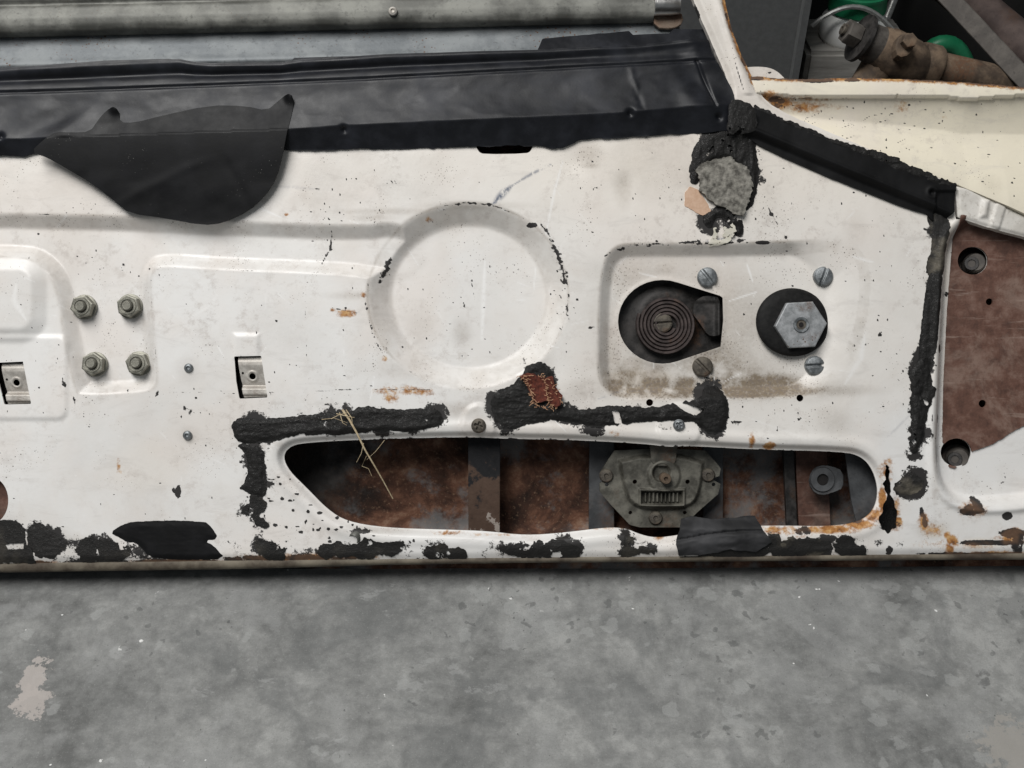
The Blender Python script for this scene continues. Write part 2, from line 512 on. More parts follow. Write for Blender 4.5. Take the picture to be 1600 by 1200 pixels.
def simple(name, c1, c2, scale, rough, bump=.3, dist=.001, metal=0, detail=5, spec=.4):
    m = Mat(name)
    n = m.noise(scale, detail, .65)
    return m.out(m.mix(m.thr(n, .3, .7), c1, c2), rough, metal, m.bump(n, bump, dist), spec)
MAT_FELT = simple('grey_felt', (.06, .056, .048), (.30, .285, .25), 210, .95, .8, .0015, detail=9)
MAT_TAN = simple('tan_primer_spot', (.52, .34, .23), (.62, .43, .31), 300, .7, .1)
MAT_CHALK = simple('flaking_cream_paint', (.76, .72, .60), (.82, .78, .68), 250, .6, .3)
MAT_CLOTH = simple('torn_red_cloth', (.055, .013, .009), (.15, .038, .022), 500, .9, .6, .001)
MAT_THREAD = simple('frayed_orange_thread', (.42, .22, .12), (.60, .38, .24), 700, .9)
MAT_STRAW = simple('dry_straw', (.38, .29, .17), (.62, .52, .35), 500, .75)
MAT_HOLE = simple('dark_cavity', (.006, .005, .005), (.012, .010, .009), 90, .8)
MAT_WHITEPLASTIC = simple('dusty_white_plastic', (.72, .72, .69), (.82, .82, .80), 60, .45, .05)
MAT_GREEN = simple('dusty_green_plastic', (.010, .15, .065), (.018, .21, .095), 70, .42, .08)
MAT_CABINET = simple('dark_grey_cabinet_paint', (.105, .108, .108), (.13, .133, .133), 180, .5, .08)
MAT_WALL = simple('unlit_black_wall', (.006, .006, .0055), (.014, .013, .012), 12, .85)  # near-black colour stands for the unlit space at the back
MAT_WIRE = simple('dull_wire', (.28, .28, .27), (.42, .42, .40), 300, .4, .1, .0005, .6)
MAT_BLACKPLASTIC = simple('black_plastic_disc', (.007, .007, .007), (.016, .0155, .015), 260, .62, .15, spec=.15)
MAT_HEM = simple('rusty_hem_paint', (.045, .032, .022), (.19, .165, .125), 38, .75, .5)

def wood():
    m = Mat('weathered_board')
    n = m.noise(55, 6, .7, .4, m.stretch((.12, 1, 1))); n2 = m.noise(18, 4)
    c = m.ramp(n, [(.3, (.10, .095, .085)), (.5, (.24, .23, .21)), (.72, (.38, .365, .34))])
    return m.out(m.mix(m.math('MULTIPLY', m.thr(n2, .5, .7), .4), c, (.09, .075, .06)), .85, 0, m.bump(n, .6, .002))
MAT_WOOD = wood()

def concrete(spots):
    m = Mat('worn_concrete')
    n1 = m.noise(4.5, 8, .62, .4); n2 = m.noise(17, 9, .66, .3); n3 = m.noise(95, 7, .7); n4 = m.noise(900, 3, .7)
    v = m.math('ADD', m.math('MULTIPLY', n1, .30), m.math('ADD', m.math('MULTIPLY', n2, .40), m.math('MULTIPLY', n3, .30)))
    c = m.ramp(v, [(.39, (.110, .111, .107)), (.46, (.172, .174, .168)), (.53, (.240, .242, .233)), (.60, (.33, .331, .319))])
    # worn patches with firm edges
    w1 = m.noise(13, 8, .60, .6)
    c = m.mix(m.math('MULTIPLY', m.thr(w1, .53, .61), .36), c, (.30, .303, .297))
    c = m.mix(m.math('MULTIPLY', m.thr(w1, .47, .39), .42), c, (.105, .109, .108))
    # pale cement blobs
    wob = m.node('ShaderNodeVectorMath', {0: m.co, 1: m.node('ShaderNodeVectorMath', {0: m.node('ShaderNodeTexNoise', {'Vector': m.co, 'Scale': 110, 'Detail': 3}).outputs['Color'], 'Scale': .016}, operation='SCALE').outputs[0]}, operation='ADD').outputs[0]
    def blobs(scale, lim, edge, msc, lo, hi):
        d = m.node('ShaderNodeTexVoronoi', {'Vector': wob, 'Scale': scale}).outputs['Distance']
        return m.thr(m.math('SUBTRACT', m.math('MULTIPLY', m.thr(m.noise(msc, 3), lo, hi), lim), d), 0, edge)
    c = m.mix(m.math('MULTIPLY', blobs(46, .32, .07, 10, .40, .60), .46), c, (.33, .335, .325))
    c = m.mix(m.math('MULTIPLY', blobs(75, .26, .07, 9, .44, .62), .45), c, (.060, .063, .062))
    c = m.mix(blobs(60, .085, .02, 14, .50, .60), c, (.70, .70, .68))
    c = m.mix(m.math('MULTIPLY', blobs(150, .12, .04, 12, .42, .6), .6), c, (.045, .047, .046))
    # grit and scuffs
    c = m.mix(m.math('MULTIPLY', m.thr(n4, .52, .68), .28), c, (.085, .087, .086))
    c = m.mix(m.math('MULTIPLY', m.thr(m.noise(620, 3, .7), .58, .68), .26), c, (.40, .40, .39))
    sc = m.noise(20, 8, .7, .3, m.node('ShaderNodeMapping', {'Vector': m.co, 'Rotation': (0, 0, -.6), 'Scale': (1.0, 1.9, 1)}).outputs[0])
    c = m.mix(m.math('MULTIPLY', m.thr(sc, .60, .64), .40), c, (.34, .343, .335))
    sc2 = m.noise(15, 5, .6, .2, m.node('ShaderNodeMapping', {'Vector': m.co, 'Rotation': (0, 0, .5), 'Scale': (.8, 14, 1)}).outputs[0])
    c = m.mix(m.math('MULTIPLY', m.thr(sc2, .69, .71), .25), c, (.36, .363, .355))
    # old paint spills where they lie on the slab
    for (p, r, colr) in spots:
        dv = m.node('ShaderNodeVectorMath', {0: m.co, 1: p}, operation='SUBTRACT').outputs[0]
        dv = m.node('ShaderNodeVectorMath', {0: dv, 1: (1 / r[0], 1 / r[1], 0)}, operation='MULTIPLY').outputs[0]
        dl = m.node('ShaderNodeVectorMath', {0: dv}, operation='LENGTH').outputs['Value']
        f = m.math('ADD', dl, m.math('MULTIPLY', m.math('SUBTRACT', m.noise(120, 4, .7), .5), 3.6))
        c = m.mix(m.math('MULTIPLY', m.thr(f, .95, .72), .85), c, colr)
    b = m.bump(n3, .25, .0012); b = m.bump(n4, .2, .0006, b)
    return m.out(c, m.ramp(n2, [(.3, .62), (.7, .8)]), 0, b, .35)

# ------------------------------------------------------------------ world solvers (rays of the picture met with real planes)
Mcam = cam.matrix_world.copy()
Cpos = Mcam.translation.copy()
def ray(x, y):
    return (Mcam.to_3x3() @ Vector(((x - 800) * S / D, (600 - y) * S / D, -1))).normalized()
def at_z(x, y, z):
    d = ray(x, y); return Cpos + d * ((z - Cpos.z) / d.z)
def at_y(x, y, Y):
    d = ray(x, y); return Cpos + d * ((Y - Cpos.y) / d.y)

# ------------------------------------------------------------------ THE SETTING
p1 = at_z(52, 1062, 0); p2 = at_z(48, 1098, 0); p3 = at_z(1585, 1170, 0)
MAT_FLOOR = concrete([((p1.x, p1.y, 0), (.009, .019, 1), (.40, .365, .34)), ((p2.x, p2.y, 0), (.012, .013, 1), (.39, .355, .33)),
                      ((p3.x, p3.y, 0), (.022, .022, 1), (.31, .295, .27))])
bm = bmesh.new()
bmesh.ops.create_grid(bm, x_segments=8, y_segments=8, size=4)
bm_obj('concrete_floor', bm, MAT_FLOOR, None, kind='structure')

bm = bmesh.new()
bmesh.ops.create_cube(bm, size=1, matrix=Matrix.Translation((0, .70, 1.0)) @ Matrix.Diagonal((5, .12, 2.0, 1)))
bm_obj('back_wall', bm, MAT_WALL, None, kind='structure')

# ------------------------------------------------------------------ THE DOOR
door = empty('car_door', (0, 0, 0), (LEAN, 0, 0), label='stripped cream white car door with black sealant lying back above the concrete floor', cat='car door')

# ---- shape of the pressed inner panel
chan = sd_poly([(-120, 333), (200, 338), (560, 356), (620, 345), (680, 380), (650, 440), (585, 436), (540, 428), (330, 420), (250, 414), (236, 424),
                (233, 450), (246, 590), (240, 606), (225, 612), (128, 618), (118, 608), (100, 520), (88, 440), (60, 408), (30, 400), (-120, 400)], 2)
circ = sd_ell(731, 462, 156, 144)
pan = sd_poly([(960, 384), (1000, 381), (1100, 382), (1250, 378), (1310, 376), (1352, 392), (1362, 440), (1352, 520), (1322, 585), (1285, 618), (1200, 622),
               (1000, 624), (960, 622), (938, 600), (934, 560), (938, 420)], 2)
opening = sd_poly([(470, 692), (600, 686), (740, 683), (785, 686), (900, 688), (1010, 694), (1045, 699), (1080, 697), (1180, 703), (1320, 706), (1350, 714), (1368, 736),
                   (1376, 770), (1368, 800), (1345, 817), (1300, 824), (1200, 822), (1120, 826), (1060, 838), (1025, 842), (1000, 836), (980, 827), (950, 825), (880, 834),
                   (820, 838), (760, 831), (700, 829), (600, 826), (540, 816), (510, 797), (478, 764), (450, 737), (440, 715), (448, 700)], 2)
keyhole = sd_poly([(1037 - 70 * math.sin(R(t)), 502 - 66 * math.cos(R(t))) for t in range(-20, 201, 10)] + [(1129, 541), (1133, 500), (1132, 464), (1128, 461)])
slot_a = sd_poly([(366, 557), (408, 556), (413, 590), (418, 621), (374, 623), (369, 596)])
slot_b = sd_poly([(-8, 567), (37, 565), (43, 596), (50, 631), (8, 632), (0, 600)])
well = sd_poly([(1479, 340), (1470, 480), (1463, 640), (1461, 720), (1470, 765), (1500, 788), (1560, 792), (1720, 770), (1720, 330), (1600, 330)], 2)
hinge_hole_a = sd_ell(1529, 405, 24, 22)
hinge_hole_b = sd_ell(1503, 708, 24, 22)
rusthole = sd_poly([(1383, 722), (1390, 730), (1391, 765), (1396, 780), (1401, 800), (1403, 826), (1388, 832), (1374, 822), (1371, 812), (1380, 795), (1384, 780), (1381, 755)])
left_hole = sd_ell(-14, 782, 27, 36)
top_slot = sd_poly([(742, 222), (834, 222), (830, 236), (822, 240), (756, 241), (747, 237)], 1)
pin_holes = [sd_ell(1015, 629, 5.5), sd_ell(1250, 622, 5.5), sd_ell(786, 240, .1)][:2]

def ramp_in(d, w, r=.16):
    """0 outside the outline, 1 at depth w inside it, with short bend radii"""
    t = np.clip(-d / w, -r, 1 + r)
    lo = np.where(t < r, (t + r) ** 2 / (4 * r), t)
    return np.where(t > 1 - r, 1 - (1 + r - t) ** 2 / (4 * r), lo)

def panel_h(x, y):
    x = np.asarray(x, float); y = np.asarray(y, float)
    h = .00045 * fbm(x, y, 190, 3, 3) + .00022 * fbm(x, y, 60, 5, 3)
    dc = local_eval(chan, x, y, 60)
    h1 = -.0066 * ramp_in(dc, 19)
    de = local_eval(circ, x, y, 60)
    h2 = -.0112 * ramp_in(de, 30)
    h = h + np.minimum(h1, h2)
    dp = local_eval(pan, x, y, 60)
    wd = 17 + 85 * sst(1230, 1350, x)
    h = h - .0072 * ramp_in(dp, wd) * (1 - .55 * sst(1230, 1345, x))
    # raised box at the left edge
    rb = lambda cx, cy, hx, hy, r: np.hypot(np.maximum(np.abs(x - cx) - hx + r, 0), np.maximum(np.abs(y - cy) - hy + r, 0)) - r + np.minimum(np.maximum(np.abs(x - cx) - hx + r, np.abs(y - cy) - hy + r), 0)
    bx = rb(-60, 468, 122 , 56, 30)
    h = h + .0048 * ramp_in(bx - 12, 22)
    bx2 = rb(-60, 590, 166, 66, 16)
    h = h + .0012 * sst(4, -6, bx2)
    # pressed tab over the right clip, slight swelling below it
    tb = np.maximum(np.abs(x - 385) - 20, np.abs(y - 541) - 19)
    h = h + .0011 * sst(4, -5, tb)
    # pads round the two trim screws, rolled edge of the big opening
    do = local_eval(opening, x, y, 60)
    for cx, cy, r in ((748, 662, 26), (1061, 668, 32)):
        q = np.hypot(x - cx, (y - cy) * .9)
        h = h + .0012 * sst(r + 6, r - 3, q)
    h = h - .0045 * (1 - sst(0, 11, np.abs(do))) * (np.abs(do) < 60)
    h = h + .0010 * np.exp(-((do - 18) / 8) ** 2)
    # well of the hinge face
    dw = local_eval(well, x, y, 60)
    h = h - .011 * sst(2, -15, dw)
    h = h + .0022 * np.exp(-((dw - 7) / 6) ** 2)
    # bottom strip rolls under
    yb = np.interp(x, [0, 400, 800, 1200, 1600], [884, 880, 876, 873, 869])
    h = h - .003 * sst(yb - 16, yb + 4, y)
    # keyhole lip
    dk = local_eval(keyhole, x, y, 40)
    h = h + .0006 * np.exp(-(dk / 5) ** 2)
    # light dents
    for cx, cy, r, a in ((555, 300, 50, -.0006), (1180, 650, 60, -.0005), (640, 250, 70, .0006), (300, 700, 90, -.0007), (1330, 480, 60, .0007), (150, 740, 60, -.0006),
                         (500, 640, 60, -.0005), (900, 250, 22, -.0009), (880, 615, 28, .0012), (975, 290, 20, -.0006)):
        h = h + a * np.exp(-((x - cx) ** 2 + (y - cy) ** 2) / r ** 2)
    return h

def panel_bottom(x):
    return np.interp(x, [-100, 0, 400, 800, 1200, 1700], [886, 884, 880, 876, 873, 868])

def panel_sdf(x, y):
    right = np.where(y < 345, np.interp(y, [150, 300, 345], [1165, 1492, 1492]), 1720)
    f = np.maximum.reduce([x - right, -110 - x, y - panel_bottom(x) - 2.5 * fbm(x, y, 14, 71, 3), 150 - y])
    f = np.where(f > 0, f, np.maximum(f, -40))
    rag = 3.0 * fbm(x, y, 9, 33, 3)
    for g, r in ((opening, 0), (keyhole, 0), (slot_a, 0), (slot_b, 0), (rusthole, 9), (left_hole, 0), (top_slot, 0), (pin_holes[0], 0), (pin_holes[1], 0)):
        f = np.maximum(f, -(local_eval(g, x, y, 20) + r / 3 * rag))
    f = np.maximum.reduce([f, -local_eval(sd_ell(1555, 470, 7), x, y, 9), -local_eval(sd_ell(1544, 631, 7), x, y, 9)])
    f = np.maximum(f, -local_eval(hinge_hole_a, x, y, 20)); f = np.maximum(f, -local_eval(hinge_hole_b, x, y, 20))
    return f

# ---- outlines of the bitumen sealant lying on the paint
TAR_SPECS = []
def TAR(*a, **k): TAR_SPECS.append((a, k))
TAR([(363, 660), (372, 652), (420, 655), (455, 650), (500, 646), (545, 640), (570, 634), (610, 638), (650, 640), (680, 636), (692, 650), (692, 662), (680, 668), (640, 676), (600, 672), (560, 678), (500, 680), (450, 682), (420, 690), (372, 694), (365, 680)], 101, fine=8, edge=4.5)
TAR([(368, 695), (382, 693), (413, 698), (415, 735), (417, 772), (405, 779), (385, 770), (370, 762), (385, 750), (388, 725), (380, 704)], 102, thick=.0014, edge=4)
TAR([(398, 775), (416, 784), (414, 798), (402, 806), (418, 812), (424, 822), (412, 826), (398, 814), (396, 804), (380, 802), (378, 793), (390, 788)], 103, thick=.0008, rough=.0008, edge=4, mat=MAT_TAR_THIN)
TAR([(770, 612), (800, 606), (815, 585), (826, 566), (846, 566), (858, 578), (866, 590), (868, 640), (900, 640), (935, 636), (985, 633), (1010, 636), (1060, 630), (1094, 622), (1100, 604), (1112, 600), (1128, 604), (1140, 640), (1132, 672),
     (1112, 680), (1098, 670), (1080, 656), (1000, 660), (950, 664), (930, 668), (870, 655), (830, 662), (790, 672), (776, 658), (766, 635)], 104, thick=.0026, rough=.003, edge=6,
    holes=[[(955, 640), (966, 642), (972, 662), (960, 662)], [(1050, 628), (1072, 630), (1100, 640), (1086, 650), (1066, 640)]])
TAR([(1112, 208), (1130, 196), (1172, 200), (1180, 222), (1184, 260), (1183, 290), (1176, 320), (1166, 330), (1152, 325), (1160, 345), (1162, 362), (1152, 372), (1140, 350), (1128, 338), (1118, 338), (1110, 360), (1098, 348), (1100, 336), (1120, 325),
     (1150, 300), (1155, 260), (1130, 245), (1100, 260), (1090, 290), (1078, 286), (1078, 258), (1086, 222)], 105, thick=.0030, rough=.0034, edge=5, fine=7, holes=[[(1100, 240), (1114, 228), (1116, 238), (1104, 246)]])
# seam down to the foot
TAR([(1448, 326), (1484, 326), (1478, 400), (1472, 430), (1450, 432), (1452, 400), (1455, 360)], 106, thick=.0012, rough=.0014, edge=2.5, mat=MAT_TAR_DUSTY, label='dry grey-green upper run of seam sealer')
TAR([(1450, 425), (1472, 424), (1470, 470), (1464, 520), (1458, 560), (1434, 572), (1438, 520), (1444, 470)], 107, thick=.0016, rough=.0022, edge=2.5)
TAR([(1434, 560), (1458, 556), (1452, 600), (1462, 606), (1456, 622), (1448, 650), (1442, 690), (1430, 712), (1420, 700), (1424, 650), (1422, 600), (1418, 585)], 108, thick=.0030, rough=.0040, edge=5, fine=7)
TAR([(1402, 752), (1420, 738), (1436, 742), (1444, 756), (1430, 770), (1412, 776), (1398, 766)], 109, thick=.0010, rough=.002, edge=8, mat=MAT_TAR_DUSTY)
TAR([(1180, 170), (1300, 220), (1340, 232), (1400, 250), (1410, 258), (1478, 284), (1488, 292), (1480, 298), (1400, 272), (1340, 246), (1280, 224), (1180, 178)], 110, thick=.0018, rough=.0036, edge=6, fine=8, base=lambda x, y: .0052 + 0 * x, sm=0)
TAR([(1134, 160), (1150, 158), (1176, 168), (1180, 205), (1168, 214), (1130, 212), (1136, 190)], 121, thick=.0012, rough=.002, edge=4, base=lambda x, y: .0068 + 0 * x)
# dabs along the bottom strip
TAR([(-60, 818), (10, 812), (30, 818), (40, 832), (38, 846), (52, 870), (55, 884), (20, 880), (-60, 878)], 111, thick=.0009, rough=.0006, edge=2.5, mat=MAT_TAR_THIN, holes=[[(8, 850), (38, 848), (38, 858), (12, 859)]])
TAR([(40, 820), (72, 822), (95, 840), (104, 852), (90, 866), (92, 872), (70, 874), (52, 866), (45, 846)], 112, thick=.0007, rough=.0014, edge=7, mat=MAT_TAR_DUSTY)
TAR([(120, 852), (145, 838), (180, 846), (200, 852), (205, 866), (190, 876), (170, 876), (160, 868), (140, 882), (124, 876)], 113, thick=.0008, rough=.0008, edge=4, mat=MAT_TAR_THIN, holes=[[(152, 856), (158, 870), (150, 868)]])
TAR([(172, 832), (190, 820), (210, 814), (318, 813), (332, 825), (341, 842), (320, 846), (334, 852), (352, 874), (300, 876), (260, 874), (232, 870), (222, 856), (212, 848), (200, 848), (186, 840)], 114, thick=.0007, rough=.0003, edge=1.6, mat=MAT_BLACKTAPE, name='black_tape', label='flat black tape piece on the bottom strip')
TAR([(398, 842), (420, 848), (448, 842), (448, 860), (440, 872), (425, 876), (405, 866)], 115, thick=.0006, rough=.0006, edge=4, mat=MAT_TAR_THIN)
TAR([(495, 862), (510, 852), (530, 848), (555, 852), (575, 838), (590, 850), (610, 848), (636, 846), (625, 862), (605, 868), (590, 866), (572, 876), (552, 868), (530, 868), (505, 870)], 116, thick=.0008, rough=.0008, edge=4.5, mat=MAT_TAR_THIN)
TAR([(658, 858), (672, 853), (690, 846), (702, 858), (722, 858), (727, 866), (722, 876), (706, 874), (690, 872), (670, 874)], 117, thick=.0008, rough=.0008, edge=4.5, mat=MAT_TAR_THIN)
TAR([(775, 858), (790, 850), (830, 850), (880, 844), (908, 852), (905, 868), (900, 873), (850, 873), (800, 872)], 118, thick=.0007, rough=.0008, edge=5.5, mat=MAT_TAR_THIN)
TAR([(974, 834), (984, 840), (1000, 852), (1026, 856), (1028, 868), (1000, 866), (984, 872), (970, 868), (976, 852)], 119, thick=.0007, rough=.0008, edge=4, mat=MAT_TAR_THIN)
TAR([(1200, 836), (1222, 838), (1216, 850), (1240, 842), (1236, 858), (1270, 856), (1274, 866), (1240, 866), (1196, 864)], 120, thick=.0007, rough=.0010, edge=8, mat=MAT_TAR_THIN)
TAR([(1060, 858), (1110, 852), (1180, 850), (1204, 862), (1180, 872), (1120, 871), (1070, 868)], 123, thick=.0008, rough=.001, edge=7, mat=MAT_TAR_THIN)
TAR([(1212, 842), (1262, 834), (1290, 842), (1300, 862), (1260, 870), (1220, 866)], 124, thick=.0008, rough=.001, edge=9, mat=MAT_TAR_DUSTY)
TAR([(1302, 846), (1320, 838), (1336, 843), (1344, 850), (1366, 844), (1362, 852), (1366, 862), (1350, 872), (1322, 870), (1306, 858)], 122, thick=.0008, rough=.0010, edge=5.5, mat=MAT_TAR_THIN)

# ---- wear on the paint where the real panel has it, plus a few painted highlights
rng = np.random.default_rng(4)
def spots(x, y, lst, soft=.45):
    o = np.zeros(x.shape)
    for cx, cy, rx, ry, a in lst:
        m = (np.abs(x - cx) < rx * 2.2) & (np.abs(y - cy) < ry * 2.2)
        if m.any():
            d = np.hypot((x[m] - cx) / rx, (y[m] - cy) / ry)
            o[m] = np.maximum(o[m], a * sst(1 + soft, 1 - soft, d))
    return o
def strokes(x, y, lst):
    o = np.zeros(x.shape)
    for pts, w, a in lst:
        xs = [p[0] for p in pts]; ys = [p[1] for p in pts]; pad = w * 2 + 4
        m = (x > min(xs) - pad) & (x < max(xs) + pad) & (y > min(ys) - pad) & (y < max(ys) + pad)
        if not m.any(): continue
        L = sum(math.dist(p, q) for p, q in zip(pts[:-1], pts[1:])); run = 0; best = np.zeros(m.sum())
        for p, q in zip(pts[:-1], pts[1:]):
            l = math.dist(p, q)
            t = np.clip(((x[m] - p[0]) * (q[0] - p[0]) + (y[m] - p[1]) * (q[1] - p[1])) / (l * l + 1e-9), 0, 1)
            d = np.hypot(x[m] - p[0] - t * (q[0] - p[0]), y[m] - p[1] - t * (q[1] - p[1]))
            g = (run + t * l) / L
            best = np.maximum(best, np.clip(1.25 - d / (w * (.30 + .70 * np.sin(math.pi * np.clip(g, .02, .98)))), 0, 1)); run += l
        o[m] = np.maximum(o[m], a * best)
    return o

speck = [(rng.uniform(0, 1480), rng.uniform(240, 870), rng.uniform(.8, 2.0), rng.uniform(.8, 2.2), rng.uniform(.6, 1)) for _ in range(190)]
speck += [(rng.normal(480, 50), rng.normal(800, 35), rng.uniform(1.0, 4.5), rng.uniform(1, 3), .95) for _ in range(60)]
speck += [(rng.normal(cx_, sx_), rng.normal(cy_, sy_), rng.uniform(.7, 1.9), rng.uniform(.7, 2.4), rng.uniform(.6, .95)) for cx_, cy_, sx_, sy_, n_ in ((560, 300, 40, 26, 26), (880, 470, 14, 40, 30), (1230, 660, 50, 22, 26), (980, 300, 60, 30, 22), (1400, 560, 30, 60, 26), (420, 590, 60, 30, 20), (520, 330, 20, 20, 14), (730, 470, 70, 60, 34), (170, 400, 50, 20, 14), (1360, 420, 40, 40, 18), (300, 640, 24, 12, 14), (1180, 330, 60, 30, 18)) for _ in range(n_)]
speck += [(rng.uniform(0, 140), rng.uniform(500, 650), rng.uniform(.8, 1.6), rng.uniform(.8, 2), .8) for _ in range(30)]
CHIP_STROKES = [([(858, 372), (872, 398), (880, 425), (883, 452)], 4.5, .86), ([(690, 322), (730, 317), (765, 319), (795, 331)], 2.2, .72), ([(609, 400), (603, 420), (592, 441)], 4.2, .95),
    ([(567, 458), (572, 478), (576, 500), (588, 535), (604, 562)], 2.2, .70), ([(517, 360), (514, 388), (505, 402), (497, 418)], 1.6, .85), ([(521, 372), (519, 378)], 1.6, .8),
    ([(1062, 379), (1085, 378), (1112, 381)], 3.4, .9), ([(1190, 302), (1204, 332), (1216, 352), (1228, 371)], 1.3, .85), ([(1125, 382), (1150, 377), (1165, 374)], 2.5, .85),
    ([(946, 400), (960, 391), (985, 384), (1030, 381), (1045, 383)], 2.2, .74), ([(476, 455), (478, 520), (480, 582)], 1.1, .55), ([(240, 612), (300, 613), (368, 615)], 1.2, .62),
    ([(420, 613), (480, 612), (560, 608), (640, 609), (700, 610)], 1.5, .78), ([(515, 480), (545, 487), (572, 492)], 1.3, .8), ([(98, 588), (101, 600), (104, 606)], 1.8, .9),
    ([(243, 620), (248, 608)], 1.8, .9), ([(115, 620), (117, 632)], 2.6, .85), ([(700, 505), (722, 506), (745, 499)], 1.2, .7), ([(820, 442), (838, 437)], 1.2, .65),
    ([(1410, 480), (1421, 466)], 1.6, .8), ([(1372, 526), (1378, 518)], 2.2, .85), ([(1430, 440), (1440, 415)], 1.0, .55), ([(1138, 658), (1152, 659), (1160, 658)], 3.2, .95),
    ([(1245, 660), (1252, 652)], 1.8, .85), ([(918, 512), (934, 510)], 1.8, .8), ([(915, 545), (938, 544)], 1.4, .65), ([(920, 580), (926, 570)], 1.4, .6), ([(410, 750), (432, 748)], 2.0, .8),
    ([(408, 757), (425, 757)], 1.2, .75), ([(925, 680), (945, 678)], 4, .85), ([(1180, 688), (1200, 672)], 1.4, .6), ([(560, 255), (568, 275), (575, 300)], 1.0, .5),
    ([(1372, 330), (1260, 342), (1200, 345)], .9, .42), ([(482, 294), (508, 297)], 3, .50), ([(0, 620), (45, 640)], .8, .3), ([(845, 350), (862, 372)], 2.4, .78), ([(590, 690), (640, 683)], .9, .4), ([(735, 420), (738, 450), (742, 470)], 1.6, .6), ([(722, 470), (726, 480)], 2.2, .7), ([(1300, 470), (1310, 520)], .8, .4), ([(935, 330), (960, 345)], 1.1, .5), ([(610, 270), (622, 292)], 1.1, .55),
    ([(260, 640), (285, 660)], .8, .5), ([(130, 690), (142, 740)], .8, .4), ([(1240, 700), (1262, 676)], 1.2, .55), ([(1120, 690), (1170, 660)], .8, .4), ([(885, 470), (889, 500)], 2.0, .7), ([(878, 520), (870, 545)], 1.4, .55), ([(860, 372), (866, 380)], 3.0, .8),
    ([(480, 690), (700, 684), (900, 689), (1060, 699), (1320, 707)], 2.0, .60), ([(1456, 628), (1453, 690)], 1.2, .62), ([(1582, 745), (1578, 755), (1572, 759)], 2.0, .95)]
CHIP_SPOTS = speck + [(831, 352, 9, 4.5, .95), (1192, 379, 13, 3.2, 1), (278, 769, 5, 11, .95), (271, 765, 3, 5, .8), (295, 640, 10, 4, .55), (297, 644, 4, 6, .7), (1228, 371, 2.5, 2.5, 1),
    (1205, 335, 4, 3, .9), (1517, 797, 22, 9, .8), (1528, 788, 9, 12, .9), (1573, 806, 8, 8, 1), (1583, 833, 22, 8, .85), (1590, 850, 12, 16, .75), (1390, 820, 20, 10, .6), (1470, 655, 3, 8, .9),
    (1471, 545, 5, 7, .9), (1466, 460, 4, 5, .8), (1488, 458, 4, 4, .8), (1340, 812, 12, 7, .9), (560, 830, 20, 5, .7), (1290, 842, 20, 8, .8), (1255, 830, 14, 7, .75), (1545, 848, 55, 4.5, .85),
    (1240, 868, 5, 8, .55), (1390, 860, 6, 9, .8), (1445, 815, 5, 11, .85), (1440, 800, 4, 9, .8), (50, 880, 30, 4, .8), (150, 878, 60, 4, .72), (270, 878, 80, 4.5, .8), (400, 874, 60, 6, .8), (480, 872, 50, 6, .82),
    (520, 876, 30, 5, .7), (930, 876, 90, 2.5, .6), (1120, 872, 60, 3, .7), (1250, 872, 60, 4, .7), (1520, 866, 90, 3, .8), (700, 878, 60, 2.5, .6), (130, 410, 3, 4, .5)]
RUST_SPOTS = [(541, 489, 16, 7, .62), (520, 484, 5, 4, .6), (601, 560, 5, 5, .6), (618, 610, 45, 8, .52), (612, 618, 14, 14, .55), (655, 612, 18, 6, .45), (670, 614, 14, 9, .35), (568, 461, 5, 5, .55), (670, 342, 6, 5, .6),
    (448, 335, 4, 3, .6), (1175, 688, 5, 12, .7), (1203, 697, 10, 7, .65), (1488, 846, 9, 9, 1.0), (1484, 858, 8, 12, .85), (1455, 828, 22, 14, .42), (1443, 815, 9, 14, .75), (1385, 735, 12, 20, .6), (1368, 805, 14, 12, .8),
    (1345, 820, 22, 7, .85), (1300, 828, 40, 6, .85), (1230, 829, 40, 8, .62), (1400, 800, 7, 25, .6), (1380, 790, 5, 30, .85), (1402, 815, 8, 8, .85), (1500, 850, 90, 10, .38), (1580, 842, 30, 12, .5), (1520, 795, 24, 14, .5),
    (1583, 836, 24, 12, .55), (480, 873, 60, 9, .7), (270, 878, 90, 5, .6), (60, 880, 60, 5, .5), (1250, 870, 130, 4, .45), (943, 826, 60, 4, .42), (1030, 840, 10, 6, .6), (700, 833, 30, 4, .5), (185, 727, 4, 13, .5),
    (186, 738, 6, 3, .45), (960, 679, 14, 8, .42), (1560, 866, 80, 5, .6), (770, 836, 60, 3, .4), (1105, 400, 5, 5, .2), (1390, 822, 22, 10, .5), (1340, 812, 14, 8, .6), (1575, 803, 10, 10, .15), (560, 870, 40, 5, .5),
    (1250, 836, 20, 8, .5), (1500, 835, 12, 4, .3), (1480, 835, 6, 5, .7), (580, 862, 30, 6, .4), (400, 873, 60, 6, .5)]
